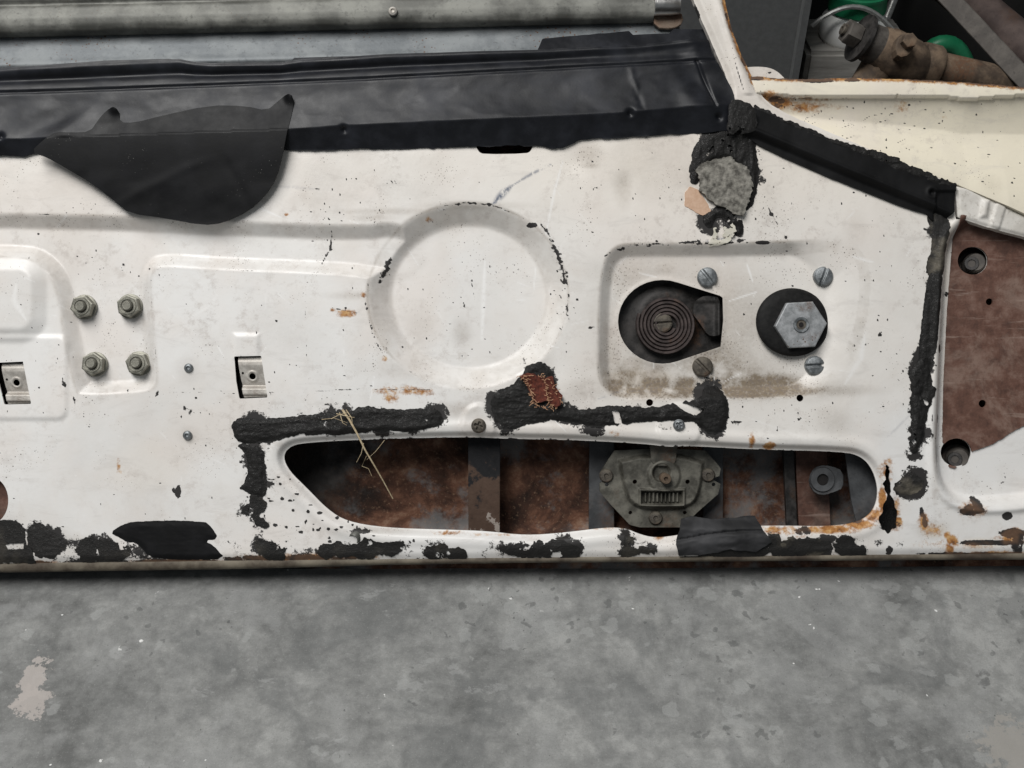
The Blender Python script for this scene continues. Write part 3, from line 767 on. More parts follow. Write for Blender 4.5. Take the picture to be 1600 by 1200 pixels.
GRIME_SPOTS = [(1010, 606, 80, 18, 1.3), (1120, 606, 130, 20, 1.35), (1230, 610, 90, 9, .8), (985, 590, 50, 26, .7), (1120, 590, 90, 40, .6), (1120, 580, 60, 60, .75), (1000, 585, 70, 30, .6), (1065, 510, 120, 100, .30), (1150, 500, 60, 80, .38), (985, 430, 40, 24, .38), (1060, 575, 90, 28, .42), (955, 560, 22, 60, .42), (1140, 560, 38, 60, .42), (1150, 470, 24, 40, .30), (1010, 425, 90, 22, .30),
    (1107, 573, 40, 26, .55), (1107, 432, 30, 22, .35), (1200, 560, 55, 40, .25), (1245, 560, 60, 16, .2), (1040, 420, 24, 12, .4), (920, 245, 17, 17, .34), (921, 258, 13, 5, .45), (975, 290, 12, 26, .30), (1335, 360, 16, 26, .12),
    (748, 664, 24, 24, .22), (720, 640, 30, 10, .35), (900, 620, 50, 14, .10), (1300, 660, 26, 20, .25), (1235, 420, 90, 25, .10), (720, 520, 12, 20, .28), (655, 510, 18, 24, .16), (150, 690, 70, 60, .05), (230, 770, 60, 40, .06),
    (1455, 828, 20, 11, .35), (60, 850, 60, 14, .35), (1461, 700, 5, 60, .38), (640, 575, 60, 14, .18), (600, 330, 90, 5, .30), (560, 462, 40, 5, .25), (580, 340, 30, 6, .3), (540, 315, 30, 18, .10), (735, 322, 70, 6, .30), (850, 560, 14, 40, .15),
    (590, 828, 60, 6, .3), (1060, 690, 30, 10, .2), (1350, 250, 90, 30, .06), (1480, 375, 8, 40, .32), (295, 578, 16, 16, .18), (295, 681, 14, 12, .18), (440, 520, 50, 30, .10), (460, 500, 30, 30, .08)]
def pa_chip(x, y):
    n = fbm(x, y, 7, 91, 3)
    wide = strokes(x, y, [(p, w * 2.6, a) for p, w, a in CHIP_STROKES if w > 1.5]) * (.52 + 1.1 * fbm(x, y, 4.5, 94, 3))
    o = np.maximum.reduce([strokes(x, y, CHIP_STROKES) * (.82 + .9 * fbm(x, y, 5, 95, 3)), spots(x, y, CHIP_SPOTS), wide])
    o = o + 0.75 * n * (o > .02)
    low = sst(834, 846, y) * sst(884, 872, y) * np.interp(x, [0, 500, 560, 1040, 1060, 1400, 1430, 1700], [.9, .9, .75, .75, 1.1, 1.1, .7, .7])
    o = np.maximum(o, low * (.42 + .55 * fbm(x, y, 60, 97, 2) + .75 * fbm(x, y, 16, 96, 4)))
    for a_, k_ in TAR_SPECS:
        if k_.get('base') or k_.get('name'): continue
        f = sd_poly(a_[0], k_.get('sm', 1)); d = local_eval(f, x, y, 16)
        near = d < 14
        if near.any():
            o[near] = np.maximum(o[near], np.clip(.46 - np.clip(d[near], 0, 14) * .030 + 1.5 * fbm(x[near], y[near], 40, 93, 2) + .55 * fbm(x[near], y[near], 7, 98, 3), 0, 1))
    # broken paint along pressed edges
    for f, lo in ((chan, .30), (circ, .34), (pan, .33)):
        d = local_eval(f, x, y, 10)
        o = np.maximum(o, (1 - np.clip(np.abs(d - 1) / 3.0, 0, 1)) * (lo + 1.0 * fbm(x, y, 26, 15, 3)))
    return np.clip(o, 0, 1)
def pa_rust(x, y):
    o = spots(x, y, RUST_SPOTS, .8)
    return np.clip(o * (1 + 1.2 * fbm(x, y, 12, 55, 3)), 0, 1)
def pa_grime(x, y):
    o = spots(x, y, GRIME_SPOTS, .95)
    wz = sst(230, 150, np.abs(x - 1090)) * sst(545, 590, y)
    o = o * (1 - wz + wz * np.clip(1.0 + 1.5 * fbm(x, y, 70, 130, 3) + 1.5 * fbm(x, y, 13, 131, 4), .2, 1.6))
    o = np.maximum(o, .55 * sst(150, 40, np.abs(x - 1060)) * np.exp(-((y - 598) / 26) ** 2) * (.6 + fbm(x, y, 30, 133, 4)))
    o = o * (1 - wz * .85 * sst(-3, 3, local_eval(pan, x, y, 60)))
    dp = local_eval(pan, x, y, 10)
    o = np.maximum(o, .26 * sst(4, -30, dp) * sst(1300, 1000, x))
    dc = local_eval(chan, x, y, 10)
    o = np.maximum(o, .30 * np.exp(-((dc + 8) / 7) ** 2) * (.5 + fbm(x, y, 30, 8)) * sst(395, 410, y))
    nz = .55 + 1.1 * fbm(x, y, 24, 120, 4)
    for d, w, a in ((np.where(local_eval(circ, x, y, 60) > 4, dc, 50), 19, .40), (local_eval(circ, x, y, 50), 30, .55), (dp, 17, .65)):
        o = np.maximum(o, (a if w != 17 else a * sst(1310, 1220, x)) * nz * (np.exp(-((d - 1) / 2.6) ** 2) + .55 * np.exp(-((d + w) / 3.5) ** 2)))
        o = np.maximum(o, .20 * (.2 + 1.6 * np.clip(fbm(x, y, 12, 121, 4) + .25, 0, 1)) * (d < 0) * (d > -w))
    o = np.maximum(o, .16 * sst(-.05, .25, fbm(x, y, 130, 122, 4)) * sst(470, 300, y))
    o = o + .07 * np.clip(fbm(x, y, 80, 2) * 2, 0, 1) + .08 * sst(1440, 1478, x) * sst(760, 600, y)
    o = o + .22 * sst(850, 872, y) * (.5 + fbm(x, y, 20, 4))
    return np.clip(o, 0, 1)
def pa_cream(x, y):
    o = .50 * sst(420, 250, y) + .38 * sst(600, 1000, x) + .25 * fbm(x, y, 160, 19) - .2 * sst(1400, 1300, x) * sst(640, 760, y)
    o = o - .5 * sst(1280, 1440, x) * sst(560, 700, y)
    o = np.maximum(o, .85 * spots(x, y, [(1000, 590, 60, 14, 1), (1460, 830, 20, 10, 1), (1530, 850, 30, 9, .9), (1485, 400, 8, 60, 1), (230, 730, 60, 40, .4)]))
    return np.clip(o, 0, 1)
def pa_scr_glint(x, y):  # scratches; the wide strokes are highlights put into the colour
    L = [([(757, 405), (755, 460), (752, 530)], 4, .8), ([(838, 410), (834, 455)], 1.5, .7), ([(880, 250), (866, 300), (852, 370)], 2.2, .7), ([(585, 588), (578, 630)], 1.4, .9), ([(340, 460), (325, 480), (290, 500)], 1.4, .6),
         ([(405, 325), (440, 340)], 2, .7), ([(1000, 425), (1030, 432)], 2, .5), ([(1140, 470), (1185, 455), (1180, 462)], 1.6, .8), ([(1170, 410), (1180, 440)], 2, .8), ([(340, 540), (350, 558)], 1.6, .9), ([(1330, 400), (1365, 410)], 3, .6),
         ([(1120, 585), (1115, 620)], 1.6, .7), ([(1320, 600), (1345, 560), (1352, 520)], 5, .5), ([(700, 520), (680, 480)], 1, .4), ([(1135, 640), (1300, 700)], 1.2, .35), ([(30, 445), (26, 470), (45, 500)], 5, .6)]
    L += [([(a, b), (a + rng2.uniform(-30, 30), b + rng2.uniform(-20, 30))], .9, rng2.uniform(.3, .8)) for a, b in zip(rng2.uniform(0, 1450, 90), rng2.uniform(250, 860, 90))]
    return np.clip(strokes(x, y, L), 0, 1)
def pa_blue(x, y):
    return np.clip(strokes(x, y, [([(770, 319), (785, 303), (800, 290)], 6, 1), ([(800, 290), (830, 272), (862, 256)], 2.4, .8), ([(1092, 378), (1140, 372)], 3, .7), ([(930, 625), (975, 610)], 2, .3), ([(980, 610), (1030, 612)], 2, .2),
                                  ([(1380, 690), (1430, 640)], 2, .25), ([(420, 290), (500, 296)], 3, .2)]), 0, 1)
rng2 = np.random.default_rng(9)
PAINT = dict(rust=pa_rust, chip=pa_chip, grime=pa_grime, cream=pa_cream, scr_glint=pa_scr_glint, blue=pa_blue)
sheet('inner_panel', (-110, 150, 1720, 895), 2.0, panel_sdf, panel_h, MAT_PAINT, door, .0012, PAINT)

# ---- the folded hem along the foot, the outer skin behind, ends that close the shell
yb = lambda x: panel_bottom(x)
hem_low = lambda x: np.interp(x, [-100, 0, 200, 400, 600, 800, 1200, 1700], [897, 896, 893, 890, 884, 881, 878, 875])
def hem_sdf(x, y):
    return np.maximum.reduce([yb(x) - 6 - y, y - hem_low(x) - 1.2 * fbm(x, y, 20, 44, 3), -110 - x, x - 1720])
def hem_h(x, y):
    t = np.clip((y - yb(x) + 6) / np.maximum(hem_low(x) - yb(x) + 6, 1), 0, 1)
    return -.0042 + .0030 * np.sqrt(np.clip(1 - (2 * t - 1) ** 2, 0, 1)) + .0006 * fbm(x, y, 18, 6)
sheet('hem', (-110, 860, 1720, 902), 2.0, hem_sdf, hem_h, MAT_HEM, door, .008)

skin = sd_poly([(-120, 120), (1120, 120), (1500, 330), (1730, 330), (1730, 893), (-120, 905)])
def skin_h(x, y):
    return -.052 + .004 * np.cos((y - 620) / 230) + .0008 * fbm(x, y, 60, 21) + .0240 * sst(832, 890, y)
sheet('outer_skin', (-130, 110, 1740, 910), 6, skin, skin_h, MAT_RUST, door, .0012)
def strip_between(name, pts, w0, w1, mat):
    bm = bmesh.new(); rows = []
    for x, y in pts:
        rows.append((bm.verts.new(loc(x, y, w0)), bm.verts.new(loc(x, y, w1))))
    for a, b in zip(rows[:-1], rows[1:]): bm.faces.new((a[0], b[0], b[1], a[1]))
    bmesh.ops.solidify(bm, geom=bm.faces[:], thickness=.0012)
    return bm_obj(name, bm, mat, door)
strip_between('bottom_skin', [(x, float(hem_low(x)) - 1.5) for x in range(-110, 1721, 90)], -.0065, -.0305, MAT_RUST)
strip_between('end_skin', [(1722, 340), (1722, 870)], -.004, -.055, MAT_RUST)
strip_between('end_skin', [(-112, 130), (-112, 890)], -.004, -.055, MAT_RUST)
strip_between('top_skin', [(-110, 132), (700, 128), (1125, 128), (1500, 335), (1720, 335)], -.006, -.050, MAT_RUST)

# ---- black vinyl over the window sill
y_top = interp([(-110, 112), (0, 106), (150, 98), (280, 92), (305, 97), (330, 99), (440, 98), (470, 93), (620, 84), (840, 78), (1000, 70), (1100, 60), (1150, 58)])
y_c1 = interp([(-110, 150), (0, 146), (190, 140), (540, 126), (800, 112), (1085, 96), (1150, 93)])
y_c2 = interp([(-110, 226), (0, 222), (460, 206), (540, 200), (960, 181), (1115, 168), (1160, 165)])
y_bot = interp([(-110, 248), (0, 246), (40, 246), (62, 240), (150, 246), (460, 235), (640, 233), (720, 231), (760, 229), (845, 229), (862, 233), (880, 232), (908, 219), (1000, 213), (1110, 209), (1130, 206), (1160, 205)])
x_end = interp([(50, 1106), (80, 1112), (150, 1146), (175, 1150), (215, 1146)])
def sill_sdf(x, y):
    return np.maximum.reduce([y_top(x) - y, y - y_bot(x) - 5 * fbm(x, y, 40, 12, 3) - 3 * fbm(x, y, 9, 13, 3), x - x_end(y) - 4 * fbm(x, y, 16, 14, 3), -110 - x])
def sill_h(x, y):
    a, b, c, d = y_top(x), y_c1(x), y_c2(x), y_bot(x)
    u = np.clip((y - c) / (d - c), 0, 1)
    flange = .0088 - .0071 * u ** .9
    t = np.clip((c - y) / (c - b), 0, 1)
    face = .0088 - .0066 * t - .0013 * np.sin(t * math.pi)
    v = np.clip((b - y) / np.maximum(b - a, 1), 0, 1)
    lip = .0022 - .0022 * sst(.0, .45, v) - .0026 * np.exp(-((v - .52) / .13) ** 2) * sst(1080, 700, x) + .0014 * sst(.6, .95, v) - .0012 * sst(.85, 1.0, v)
    h = np.where(y > c, flange, np.where(y > b, face, lip))
    h = h - .0016 * np.exp(-((y - b) / 2.2) ** 2)                       # crease line
    # fold at the right end
    xf = 1088 + (y - 96) * .38
    h = h - .0016 * np.exp(-((x - xf) / 2.4) ** 2) * (y > b - 2) * (y < c + 2)
    h = h - .0030 * sst(xf, xf + 45, x)
    # wrinkles, tears
    h = h + .0016 * (.5 - 3 * np.abs(fbm(x * .5 + y * .3, y, 75, 27, 3))) * sst(d, c - 15, y) * .6 + .0016 * fbm(x * .55, y, 60, 23, 4) * sst(d, c - 15, y) + .0022 * np.exp(-((x - 985 - (y - 110) * .25) / 5) ** 2) * fbm(x, y, 30, 3) * (y > b)
    h = h + .0014 * np.sin((x * .8 + y) / 15) * np.exp(-((x - 90) / 90) ** 2 - ((y - 190) / 30) ** 2)
    h = h + .0016 * np.sin((x - y * 1.3) / 19) * sst(1040, 1090, x)
    for cx, cy in ((8, 217), (540, 205), (983, 180), (1121, 186)):
        q = np.hypot(x - cx, y - cy); h = h - .0030 * np.exp(-(q / 5.0) ** 2)
    return h
sheet('vinyl_sill_cover', (-110, 50, 1165, 262), 2.0, sill_sdf, sill_h, MAT_VINYL, door, .0011)
tongue = sd_poly([(838, 82), (848, 56), (985, 42), (991, 49), (1048, 46), (1056, 38), (1104, 39), (1108, 66), (1000, 80)])
sheet('vinyl_tongue', tongue.box, 2.0, lambda x, y: tongue(x, y) + 1.5 * fbm(x, y, 12, 31), lambda x, y: -.0010 - (80 - y) * .00022 + .0010 * fbm(x, y, 40, 2), MAT_VINYL, door, .0011,
      label='upright black vinyl tongue behind the sill')
scrap = sd_poly([(-110, 116), (60, 100), (160, 92), (262, 89), (300, 98), (200, 106), (-110, 124)])
sheet('vinyl_tongue', scrap.box, 2.0, scrap, lambda x, y: -.0015 - (116 - y) * .0001, MAT_VINYL, door, .0011)
scrap = sd_poly([(448, 102), (458, 88), (600, 83), (620, 80), (640, 86), (760, 84), (600, 95)])
sheet('vinyl_tongue', scrap.box, 2.0, scrap, lambda x, y: -.0012 - (100 - y) * .0002, MAT_VINYL, door, .0011)

# ---- black rubber sheet hanging over the sill
flap = sd_poly([(57, 242), (78, 222), (95, 210), (120, 212), (148, 210), (158, 192), (170, 175), (182, 170), (190, 175), (191, 194), (215, 195), (255, 184), (330, 167), (385, 168), (420, 176), (436, 160),
                (450, 149), (462, 154), (459, 180), (452, 215), (446, 245), (436, 280), (418, 308), (390, 332), (350, 350), (318, 353), (265, 343), (205, 335), (186, 318), (150, 290), (110, 266), (80, 249)], 1)
def flap_h(x, y):
    c = y_c2(x)
    hang = .0100 - .0030 * sst(c, c + 120, y) - .0022 * sst(290, 350, y)
    on = sill_h(x, y) + .0005
    return np.where(y < c, on, np.maximum(hang, 0)) + .0016 * fbm(x * .7 + y * .4, y, 70, 61, 3) * sst(230, 290, y) + .0004 * np.exp(-(((x - 250) * .5 + (y - 290)) / 9) ** 2) * sst(240, 270, y) - .0003 * np.exp(-(((x - 370) - (y - 280) * .5) / 9) ** 2) * sst(240, 270, y) + .0035 * np.exp(-((y - 172) / 9) ** 2 - ((x - 185) / 8) ** 2) + .004 * np.exp(-((y - 152) / 12) ** 2 - ((x - 457) / 8) ** 2)
sheet('rubber_flap', flap.box, 2.0, flap, flap_h, MAT_FLAP, door, .0012, label='black rubber sheet with a rounded lower edge')

# ---- window pillar, cowl panel and flange
def flat_attrs(chip=None, rust=None, grime=None, cream=.5, scr_glint=None):
    z = lambda x, y: np.zeros(x.shape)
    return dict(chip=chip or z, rust=rust or z, grime=grime or z, cream=lambda x, y: np.full(x.shape, cream), scr_glint=scr_glint or z, blue=z)
pillar = sd_poly([(1066, -60), (1122, -60), (1131, 0), (1140, 40), (1152, 75), (1166, 105), (1180, 135), (1196, 160), (1230, 180), (1300, 210), (1400, 252), (1492, 288), (1492, 304), (1440, 284), (1300, 229), (1170, 180),
                  (1140, 170), (1138, 130), (1112, 70), (1090, 20), (1074, -20)], 1)
pil_edge = [(1122, -60), (1131, 0), (1140, 40), (1152, 75), (1166, 105), (1176, 128)]
def pil_h(x, y):
    d = pillar(x, y)
    return .0045 - .0025 * sst(-10, 0, d) + .0012 * np.exp(-((x - (1118 + y * .33)) / 7) ** 2) * (y < 150) + .0004 * fbm(x, y, 30, 9)
sheet('window_pillar', pillar.box, 2.0, lambda x, y: pillar(x, y) + 1.2 * fbm(x, y, 8, 17, 2), pil_h, MAT_PAINT, door, .006, flat_attrs(
    chip=lambda x, y: np.clip(.72 * np.clip(1.1 - line_d(x, y, pil_edge) / 5, 0, 1) + .6 * fbm(x, y, 12, 5) + spots(x, y, [(1132, 30, 4, 9, .7), (1160, 100, 5, 12, .7), (1143, 45, 4, 6, .8), (1245, 182, 16, 4, .4), (1372, 238, 5, 5, .7),
         (1300, 214, 40, 2, .5)]) - .25, 0, 1) + strokes(x, y, [([(1145, 95), (1152, 120), (1160, 145), (1165, 150)], 1.3, .8), ([(1080, 0), (1095, 30)], 2.5, .7)]),
    rust=lambda x, y: np.clip(.7 * np.clip(1.2 - line_d(x, y, pil_edge) / 9, 0, 1) * (1 + fbm(x, y, 20, 6)) + spots(x, y, [(1372, 238, 9, 8, .8), (1380, 246, 9, 4, .5)]), 0, 1), grime=lambda x, y: .10 + .3 * fbm(x, y, 40, 7), cream=.55))

y_lip = interp([(1150, 146), (1180, 148), (1230, 151), (1290, 153), (1400, 151), (1480, 153), (1510, 157), (1535, 154), (1600, 150), (1720, 146)])
y_ct = interp([(1150, 122), (1182, 122), (1230, 126), (1350, 124), (1500, 130), (1600, 140), (1720, 150)])
y_cb = interp([(1150, 165), (1200, 170), (1300, 212), (1400, 254), (1490, 288), (1600, 338), (1720, 392)])
def cowl_sdf(x, y):
    return np.maximum.reduce([y_ct(x) - y + 3 * fbm(x, y, 12, 41, 3) - 1, y - y_cb(x), 1172 + (y - 125) * .35 - x, x - 1720])
def cowl_h(x, y):
    l = y_lip(x)
    sh = np.interp(x, [1180, 1250, 1400, 1600, 1720], [18, 26, 40, 55, 60])
    lip = .0040 - .0018 * np.clip((l - y) / 28, 0, 1) ** 2
    k = np.clip((y - l) / sh, 0, 1)
    k2 = np.clip((y - l - sh) / np.maximum(y_cb(x) - l - sh, 20), 0, 1)
    # under the lip the metal falls away, then sweeps out again
    body = -.0010 - .012 * (k - .25 * k ** 2) * sh / 55 + .016 * sst(-.05, 1, k2) * np.clip((y_cb(x) - l - sh) / 120, .1, 1)
    h = np.where(y < l, lip, body)
    return h + .0004 * fbm(x, y, 50, 7)
cowl_specks = [(rng.uniform(1190, 1600), rng.uniform(155, 320), rng.uniform(.8, 2.6), rng.uniform(.8, 1.6), .9) for _ in range(110)]
cowl_str = [([(a, b), (a + rng.uniform(6, 26), b - rng.uniform(2, 12))], 1.0, .75) for a, b in zip(rng.uniform(1250, 1420, 18), rng.uniform(175, 225, 18))]
sheet('cowl_panel', (1165, 110, 1720, 400), 2.0, cowl_sdf, cowl_h, MAT_CREAM, door, .010, flat_attrs(
    chip=lambda x, y: np.clip(np.maximum.reduce([spots(x, y, cowl_specks), strokes(x, y, cowl_str), spots(x, y, [(1210, 155, 10, 4, .8), (1222, 157, 6, 4, .9), (1275, 128, 28, 3.5, .85), (1330, 127, 14, 3, .8), (1180, 124, 14, 4, .8), (1215, 164, 14, 4, .6)]),
        (1 - np.clip(np.abs(y - y_lip(x) - 1) / 2.2, 0, 1)) * (.62 + .6 * fbm(x, y, 40, 3)) * sst(1500, 1240, x), (1 - np.clip((y - y_ct(x)) / 6, 0, 1)) * (.62 + .9 * fbm(x, y, 30, 8))]) + .3 * fbm(x, y, 8, 3) * 0, 0, 1),
    rust=lambda x, y: np.clip(np.maximum.reduce([spots(x, y, [(1220, 160, 30, 9, .75), (1265, 166, 40, 9, .52), (1310, 166, 20, 6, .30), (1410, 166, 16, 12, .42), (1480, 180, 6, 4, .4), (1200, 152, 14, 8, .8)], .9), .8 * (1 - np.clip((y - y_ct(x)) / 8, 0, 1)), .5 * (1 - np.clip(np.abs(y - y_lip(x) - 2) / 5, 0, 1)) * sst(1450, 1230, x)]) * (1 + fbm(x, y, 14, 4)), 0, 1),
    grime=lambda x, y: np.clip(spots(x, y, [(1240, 162, 60, 9, .3), (1545, 290, 16, 14, .12)], .9) + .04, 0, 1), cream=.75))
gus = sd_poly([(1160, 100), (1195, 98), (1216, 103), (1232, 118), (1240, 130), (1160, 132)], 2)
sheet('corner_gusset', gus.box, 2.0, gus, lambda x, y: -.012 + .003 * sst(-12, 0, -gus(x, y)), MAT_PAINT, door, .004, flat_attrs(chip=lambda x, y: spots(x, y, [(1207, 108, 4, 2, .8), (1190, 122, 6, 3, .8)]), grime=lambda x, y: np.full(x.shape, .12)))

flange = sd_poly([(1491, 292), (1510, 292), (1600, 338), (1720, 392), (1720, 415), (1600, 371), (1545, 357), (1495, 340)])
def fl_h(x, y):
    h = .0030 - .0015 * sst(-5, 0, flange(x, y)) + .0004 * fbm(x, y, 20, 4)
    h = h + .0022 * sst(5, -3, np.maximum(np.abs(x - 1536 - (y - 325) * -.15) - 4, np.abs(y - 327) - 12)) + .0014 * sst(2, -2, np.maximum(np.abs(x - 1556 + (y - 338) * .3) - 8, np.abs(y - 336) - 24))
    return h
sheet('flange', flange.box, 2.0, flange, fl_h, MAT_FLANGE, door, .007, label='dirty grey flange with a small crimp')

# ---- red oxide hinge plate laid in the well
plate = sd_poly([(1499, 336), (1560, 350), (1720, 400), (1720, 615), (1600, 671), (1560, 695), (1530, 706), (1513, 722), (1500, 734), (1491, 731), (1487, 715), (1481, 690), (1483, 600), (1489, 480), (1497, 380)])
def plate_sdf(x, y):
    f = plate(x, y) + np.where(y > 640, 3.2, .9) * fbm(x, y, 7, 51, 3)
    for g in (hinge_hole_a, hinge_hole_b): f = np.maximum(f, -g(x, y))
    for g in (sd_ell(1555, 470, 5.5), sd_ell(1544, 631, 6)): f = np.maximum(f, -g(x, y))
    return f
sheet('hinge_plate', plate.box, 2.0, plate_sdf, lambda x, y: np.maximum(panel_h(x, y), -.0112) + .0012, MAT_PRIMER, door, .0016)
for cx, cy in ((1527, 405), (1501, 710)):
    b = lathe([(.0, .003), (.0060, .003), (.0078, -.001), (.0086, -.010), (.0110, -.0105), (.0110, -.018), (0, -.018)], 24)
    o = bm_obj('hinge_bolt', b, MAT_ANGLE, door, loc(cx - 3, cy + 6, -.015, True), (R(-8), R(-14), 0), smooth=True)
    ring = lathe([(.0028, .0034), (.0048, .0034), (.0052, .0026), (.0026, .0026)], 20, close=False)
    bm_obj('socket', ring, MAT_DARKMECH, o, (-.003, -.001, .0004), smooth=True)

# ---- weatherstrip from the sill corner down the seam
strip = sd_poly([(1147, 166), (1172, 170), (1300, 224), (1400, 266), (1489, 292), (1488, 332), (1474, 346), (1455, 345), (1447, 335), (1428, 330), (1400, 320), (1290, 276), (1230, 250), (1185, 228), (1150, 205)])
s_mid = interp([(1147, 205), (1180, 210), (1290, 256), (1400, 302), (1440, 318), (1490, 340)])
def strip_h(x, y):
    h = .0062 + .0006 * fbm(x, y, 40, 5) - .0042 * sst(s_mid(x) - 1, s_mid(x) + 9, y) + .0010 * np.exp(-((y - s_mid(x) + 3) / 3) ** 2)
    for cx, cy in ((1171, 191), (1452, 303)):
        q = np.hypot(x - cx, y - cy); h = h - .0028 * np.exp(-(q / 4.0) ** 2) + .0008 * np.exp(-((q - 7) / 3) ** 2)
    return h - .0022 * sst(1456, 1460, x) * (y > 300)
MAT_STRIP = vinyl_material('black_rubber_strip', (.0042, .0042, .0044), .5, .8, .15, .16)
sheet('weatherstrip', strip.box, 1.6, lambda x, y: strip(x, y) + 1.0 * fbm(x, y, 10, 7, 3), strip_h, MAT_STRIP, door, .005)

# ---- bitumen sealant: each dab is its own part
def tar(pts, seed, thick=.0022, rough=.0024, edge=5.5, mat=MAT_TAR, sm=1, label=None, fine=9, holes=(), base=None, name='sealant_patch', step=1.35, biggest=True):
    f = sd_poly(pts, sm); bs = base or panel_h
    b = f.box
    def sd(x, y):
        v = f(x, y) + edge * (.95 * fbm(x, y, fine, seed, 3) + 1.1 * fbm(x, y, fine * 3, seed + 5, 2) + .55 * fbm(x, y, 4.0, seed + 6, 2))
        if mat is MAT_TAR_THIN or mat is MAT_TAR_DUSTY: v = v + 13 * fbm(x, y, 22, seed + 21, 5) + 4.5 * fbm(x, y, 6, seed + 22, 3) - 1.2
        hn = .20 if mat is MAT_TAR_THIN else (.40 if seed == 104 else .24)
        if edge > 3: v = np.maximum(v, 40 * (fbm(x, y, 17, seed + 31, 4) - hn))
        for g in holes: v = np.maximum(v, -(local_eval(sd_poly(g), x, y, 15) + 3 * fbm(x, y, 6, seed + 3, 3)))
        return v
    def hh(x, y):
        tall = (b[3] - b[1]) > (b[2] - b[0]); sx, sy = (1, .35) if tall else (.35, 1)
        if mat is MAT_TAR_THIN: return bs(x, y) + thick * .8 + .00035 * fbm(x, y, 7, seed, 3)
        rid = .35 - 1.6 * np.abs(fbm(x * sx, y * sy, 9, seed + 9, 4)) + .55 * fbm(x, y, 6, seed + 4, 3)
        return bs(x, y) + thick * .62 * (.22 + .78 * sst(1, -9, f(x, y) + 5 * fbm(x, y, 12, seed + 8, 3))) + rough * .62 * np.clip(rid * .8 + .5 * fbm(x, y, 34, seed + 2, 2), -.2, 1) * (.3 + .7 * sst(0, -6, f(x, y)))
    return sheet(name, (b[0] - 6, b[1] - 6, b[2] + 6, b[3] + 6), step, sd, hh, mat, door, .002, skirt_to=lambda x, y: bs(x, y) - .0002, biggest=biggest, label=label)
for a_, k_ in TAR_SPECS: tar(*a_, **k_)
# grey tape folded over the edge of the opening
def tape_base(x, y):
    return np.where(local_eval(opening, x, y, 40) < 4, -.001 - .006 * sst(828, 808, y), panel_h(x, y)) + .001
tape = sd_poly([(1066, 812), (1082, 808), (1120, 812), (1150, 810), (1182, 806), (1190, 826), (1205, 846), (1180, 862), (1140, 858), (1100, 866), (1060, 868), (1056, 850), (1060, 830)])
sheet('grey_tape', tape.box, 1.8, lambda x, y: tape(x, y) + 3.0 * fbm(x, y, 10, 77, 3), lambda x, y: tape_base(x, y) + .0018 + .0022 * fbm(x * .5, y, 12, 78, 3), MAT_TAPE, door, .0012)

# ---- felt pad, tan spot, flaking paint on the upper sealant
felt = sd_poly([(1086, 264), (1100, 254), (1120, 250), (1140, 246), (1152, 258), (1166, 262), (1172, 285), (1176, 300), (1168, 318), (1160, 338), (1140, 332), (1120, 322), (1105, 312), (1092, 296)])
sheet('felt_pad', felt.box, 1.6, lambda x, y: felt(x, y) + 7 * fbm(x, y, 12, 81, 3) + 5 * fbm(x, y, 3.4, 82, 2), lambda x, y: .0042 + .0010 * fbm(x, y, 16, 82, 3) + .0007 * fbm(x, y, 4, 83, 2), MAT_FELT, door, .003)
tan = sd_poly([(1070, 300), (1078, 292), (1090, 296), (1104, 316), (1110, 330), (1098, 338), (1084, 330), (1070, 322)])
sheet('tan_spot', tan.box, 1.6, lambda x, y: tan(x, y) + 3 * fbm(x, y, 8, 83, 3), lambda x, y: panel_h(x, y) + .0005, MAT_TAN, door, .0006, biggest=True)
fl = sd_poly([(1114, 335), (1126, 340), (1142, 336), (1142, 350), (1150, 362), (1140, 378), (1126, 382), (1108, 386), (1104, 384), (1113, 368)])
sheet('paint_flake', fl.box, 1.4, lambda x, y: np.maximum(fl(x, y) + 4 * fbm(x, y, 6, 84, 4), .5 - 14 * np.abs(fbm(x * .5, y, 9, 85, 3)) * sst(345, 360, y) - 20 * (y < 345)), lambda x, y: panel_h(x, y) + .0052 - .0042 * sst(345, 385, y), MAT_CHALK, door, .0008, biggest=True)

# ---- torn red cloth stuck in the sealant
cl = sd_poly([(812, 588), (826, 582), (850, 590), (862, 588), (868, 606), (878, 618), (876, 632), (866, 636), (854, 626), (836, 630), (828, 616), (822, 600)])
cloth = sheet('cloth_scrap', cl.box, 1.4, lambda x, y: cl(x, y) + 4 * fbm(x, y, 6, 86, 4), lambda x, y: panel_h(x, y) + .0046 + .0024 * fbm(x, y, 14, 87, 3), MAT_CLOTH, door, .0018, biggest=True)
bm = bmesh.new()
def fray(x, y, dx, dy, w=.0062):
    pts = []
    for t in np.linspace(0, 1, 5):
        pts.append(loc(x + dx * t + random.uniform(-1.2, 1.2), y + dy * t + random.uniform(-1.2, 1.2), w + random.uniform(0, .0012)))
    tube(pts, .00022, 4, bm)
for (a, b, n) in (((822, 590), (834, 630), 22), ((850, 592), (858, 630), 22), ((834, 632), (868, 638), 10), ((814, 588), (850, 586), 8), ((862, 600), (876, 628), 8)):
    for k in range(n):
        t = k / (n - 1)
        fray(a[0] + (b[0] - a[0]) * t, a[1] + (b[1] - a[1]) * t, random.uniform(-8, 8), random.uniform(-5, 6))
bm_obj('frayed_thread', bm, MAT_THREAD, cloth, kind='stuff')

